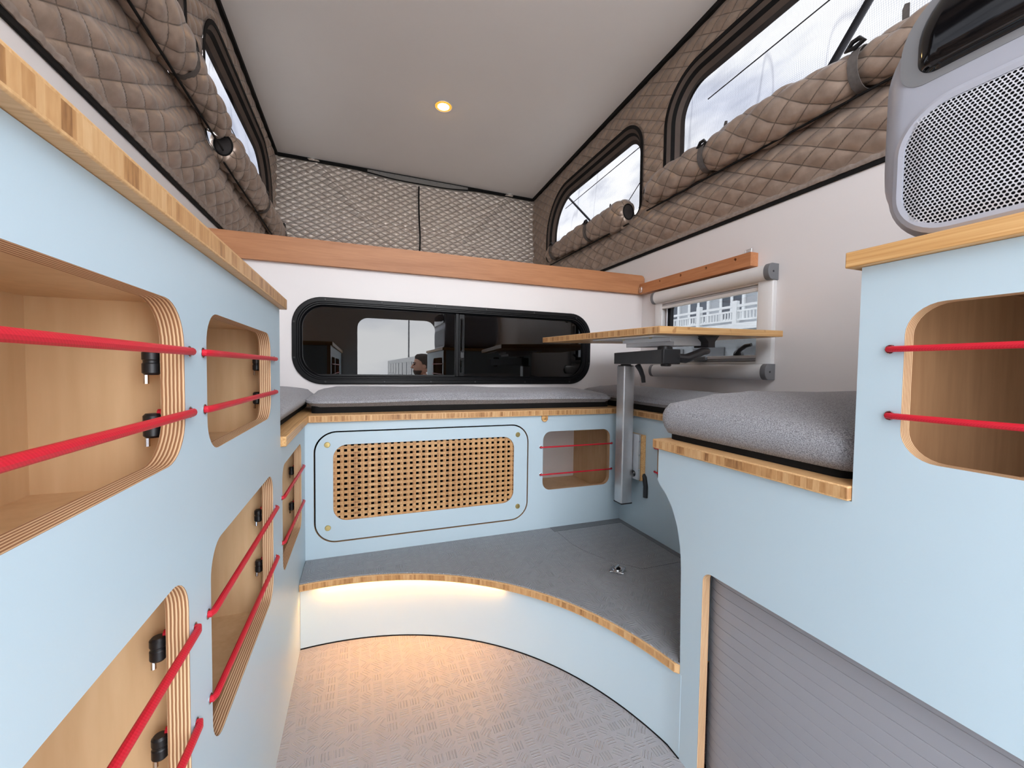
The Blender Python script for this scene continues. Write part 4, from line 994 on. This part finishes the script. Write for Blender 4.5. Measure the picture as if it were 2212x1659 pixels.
skinmesh('shirt', [H[i] for i in (0, 1, 2, 3, 14, 15, 18, 19)] + [W(0, 0, 1.44)], [(0, 1), (1, 2), (2, 3), (3, 4), (4, 5), (3, 6), (6, 7), (3, 8)], [(.145, .185), (.135, .165), (.14, .185), (.115, .17), .075, .062, .075, .062, .07], M_shirt, pe)
skinmesh('trousers', [W(0, 0, .98), H[0], H[6], H[7], H[8], H[10], H[11], H[12]], [(0, 1), (1, 2), (2, 3), (3, 4), (1, 5), (5, 6), (6, 7)], [(.135, .17), (.14, .175), .11, .08, .062, .11, .08, .062], M_trou, pe)
def headring(z, a, b, cx): return [W(cx + a * math.cos(t), b * math.sin(t), z) for t in np.linspace(0, 2 * math.pi, 24, endpoint=False)]
hd = [headring(z, a, b, c) for z, a, b, c in [(1.50, .045, .045, -.05), (1.515, .065, .052, -.045), (1.545, .088, .066, -.035), (1.58, .098, .074, -.03), (1.615, .100, .077, -.025), (1.65, .104, .078, -.02), (1.69, .102, .077, -.015), (1.72, .088, .068, -.01), (1.74, .055, .044, -.008), (1.747, .02, .016, -.006)]]
head = obj('head', MB().loft(hd), M_skin, pe, smooth=80)
obj('nose', MB().tube([W(-.122, 0, 1.635), W(-.140, 0, 1.605), W(-.150, 0, 1.588), W(-.128, 0, 1.578)], [.009, .013, .016, .010], 10), M_skin, head, base=head['_b'])
for s in (-1, 1):
    obj('ear', MB().lathe(W(-.01, s * .078, 1.60), [(.0001, -.006 * s), (.018, -.006 * s), (.026, 0), (.02, .008 * s), (.0001, .01 * s)], 'y', 14), M_skin, head, base=head['_b'])
    obj('eye', MB().lathe(W(-.118, s * .032, 1.625), [(.0001, -.008), (.008, -.005), (.010, 0), (.0001, .006)], 'x', 12), M_dark, head, base=head['_b'])
    obj('eyebrow', MB().tube([W(-.128, s * .015, 1.645), W(-.126, s * .035, 1.650), W(-.112, s * .052, 1.645)], .005, 8), M_hair, head, base=head['_b'])
obj('mouth', MB().tube([W(-.120, -.022, 1.553), W(-.130, 0, 1.555), W(-.120, .022, 1.553)], .005, 8), plain('lips', S(160, 100, 92), .5), head, base=head['_b'])
def cap(z, a, b, c, k): return [W(c + a * math.cos(t), b * math.sin(t), z + k * max(0, -math.cos(t))) for t in np.linspace(0, 2 * math.pi, 24, endpoint=False)]
obj('hair', MB().loft([cap(z, a, b, c, k) for z, a, b, c, k in [(1.575, .090, .079, .000, .110), (1.63, .097, .084, -.002, .060), (1.68, .103, .086, -.010, .022), (1.72, .100, .082, -.012, .010), (1.752, .076, .062, -.014, .004), (1.765, .03, .026, -.014, 0)]]), M_hair, pe, smooth=70)
obj('beard', MB().loft([[W(c + a * math.cos(t), b * math.sin(t), z) for t in np.linspace(math.pi * .5, math.pi * 1.5, 15)] for z, a, b, c in [(1.49, .05, .045, -.06), (1.505, .072, .058, -.05), (1.53, .096, .072, -.036), (1.548, .098, .075, -.034)]], True, (True, True)), M_hair, pe, smooth=60)

# ------------------------------------------------------------------ stand everything on the camper floor at z = 0
bpy.context.view_layer.update()
for o in list(bpy.data.objects):
    if o.parent is None and o is not cam: o.location.z += Z0
    if '_b' in o: del o['_b']
bpy.context.view_layer.update()
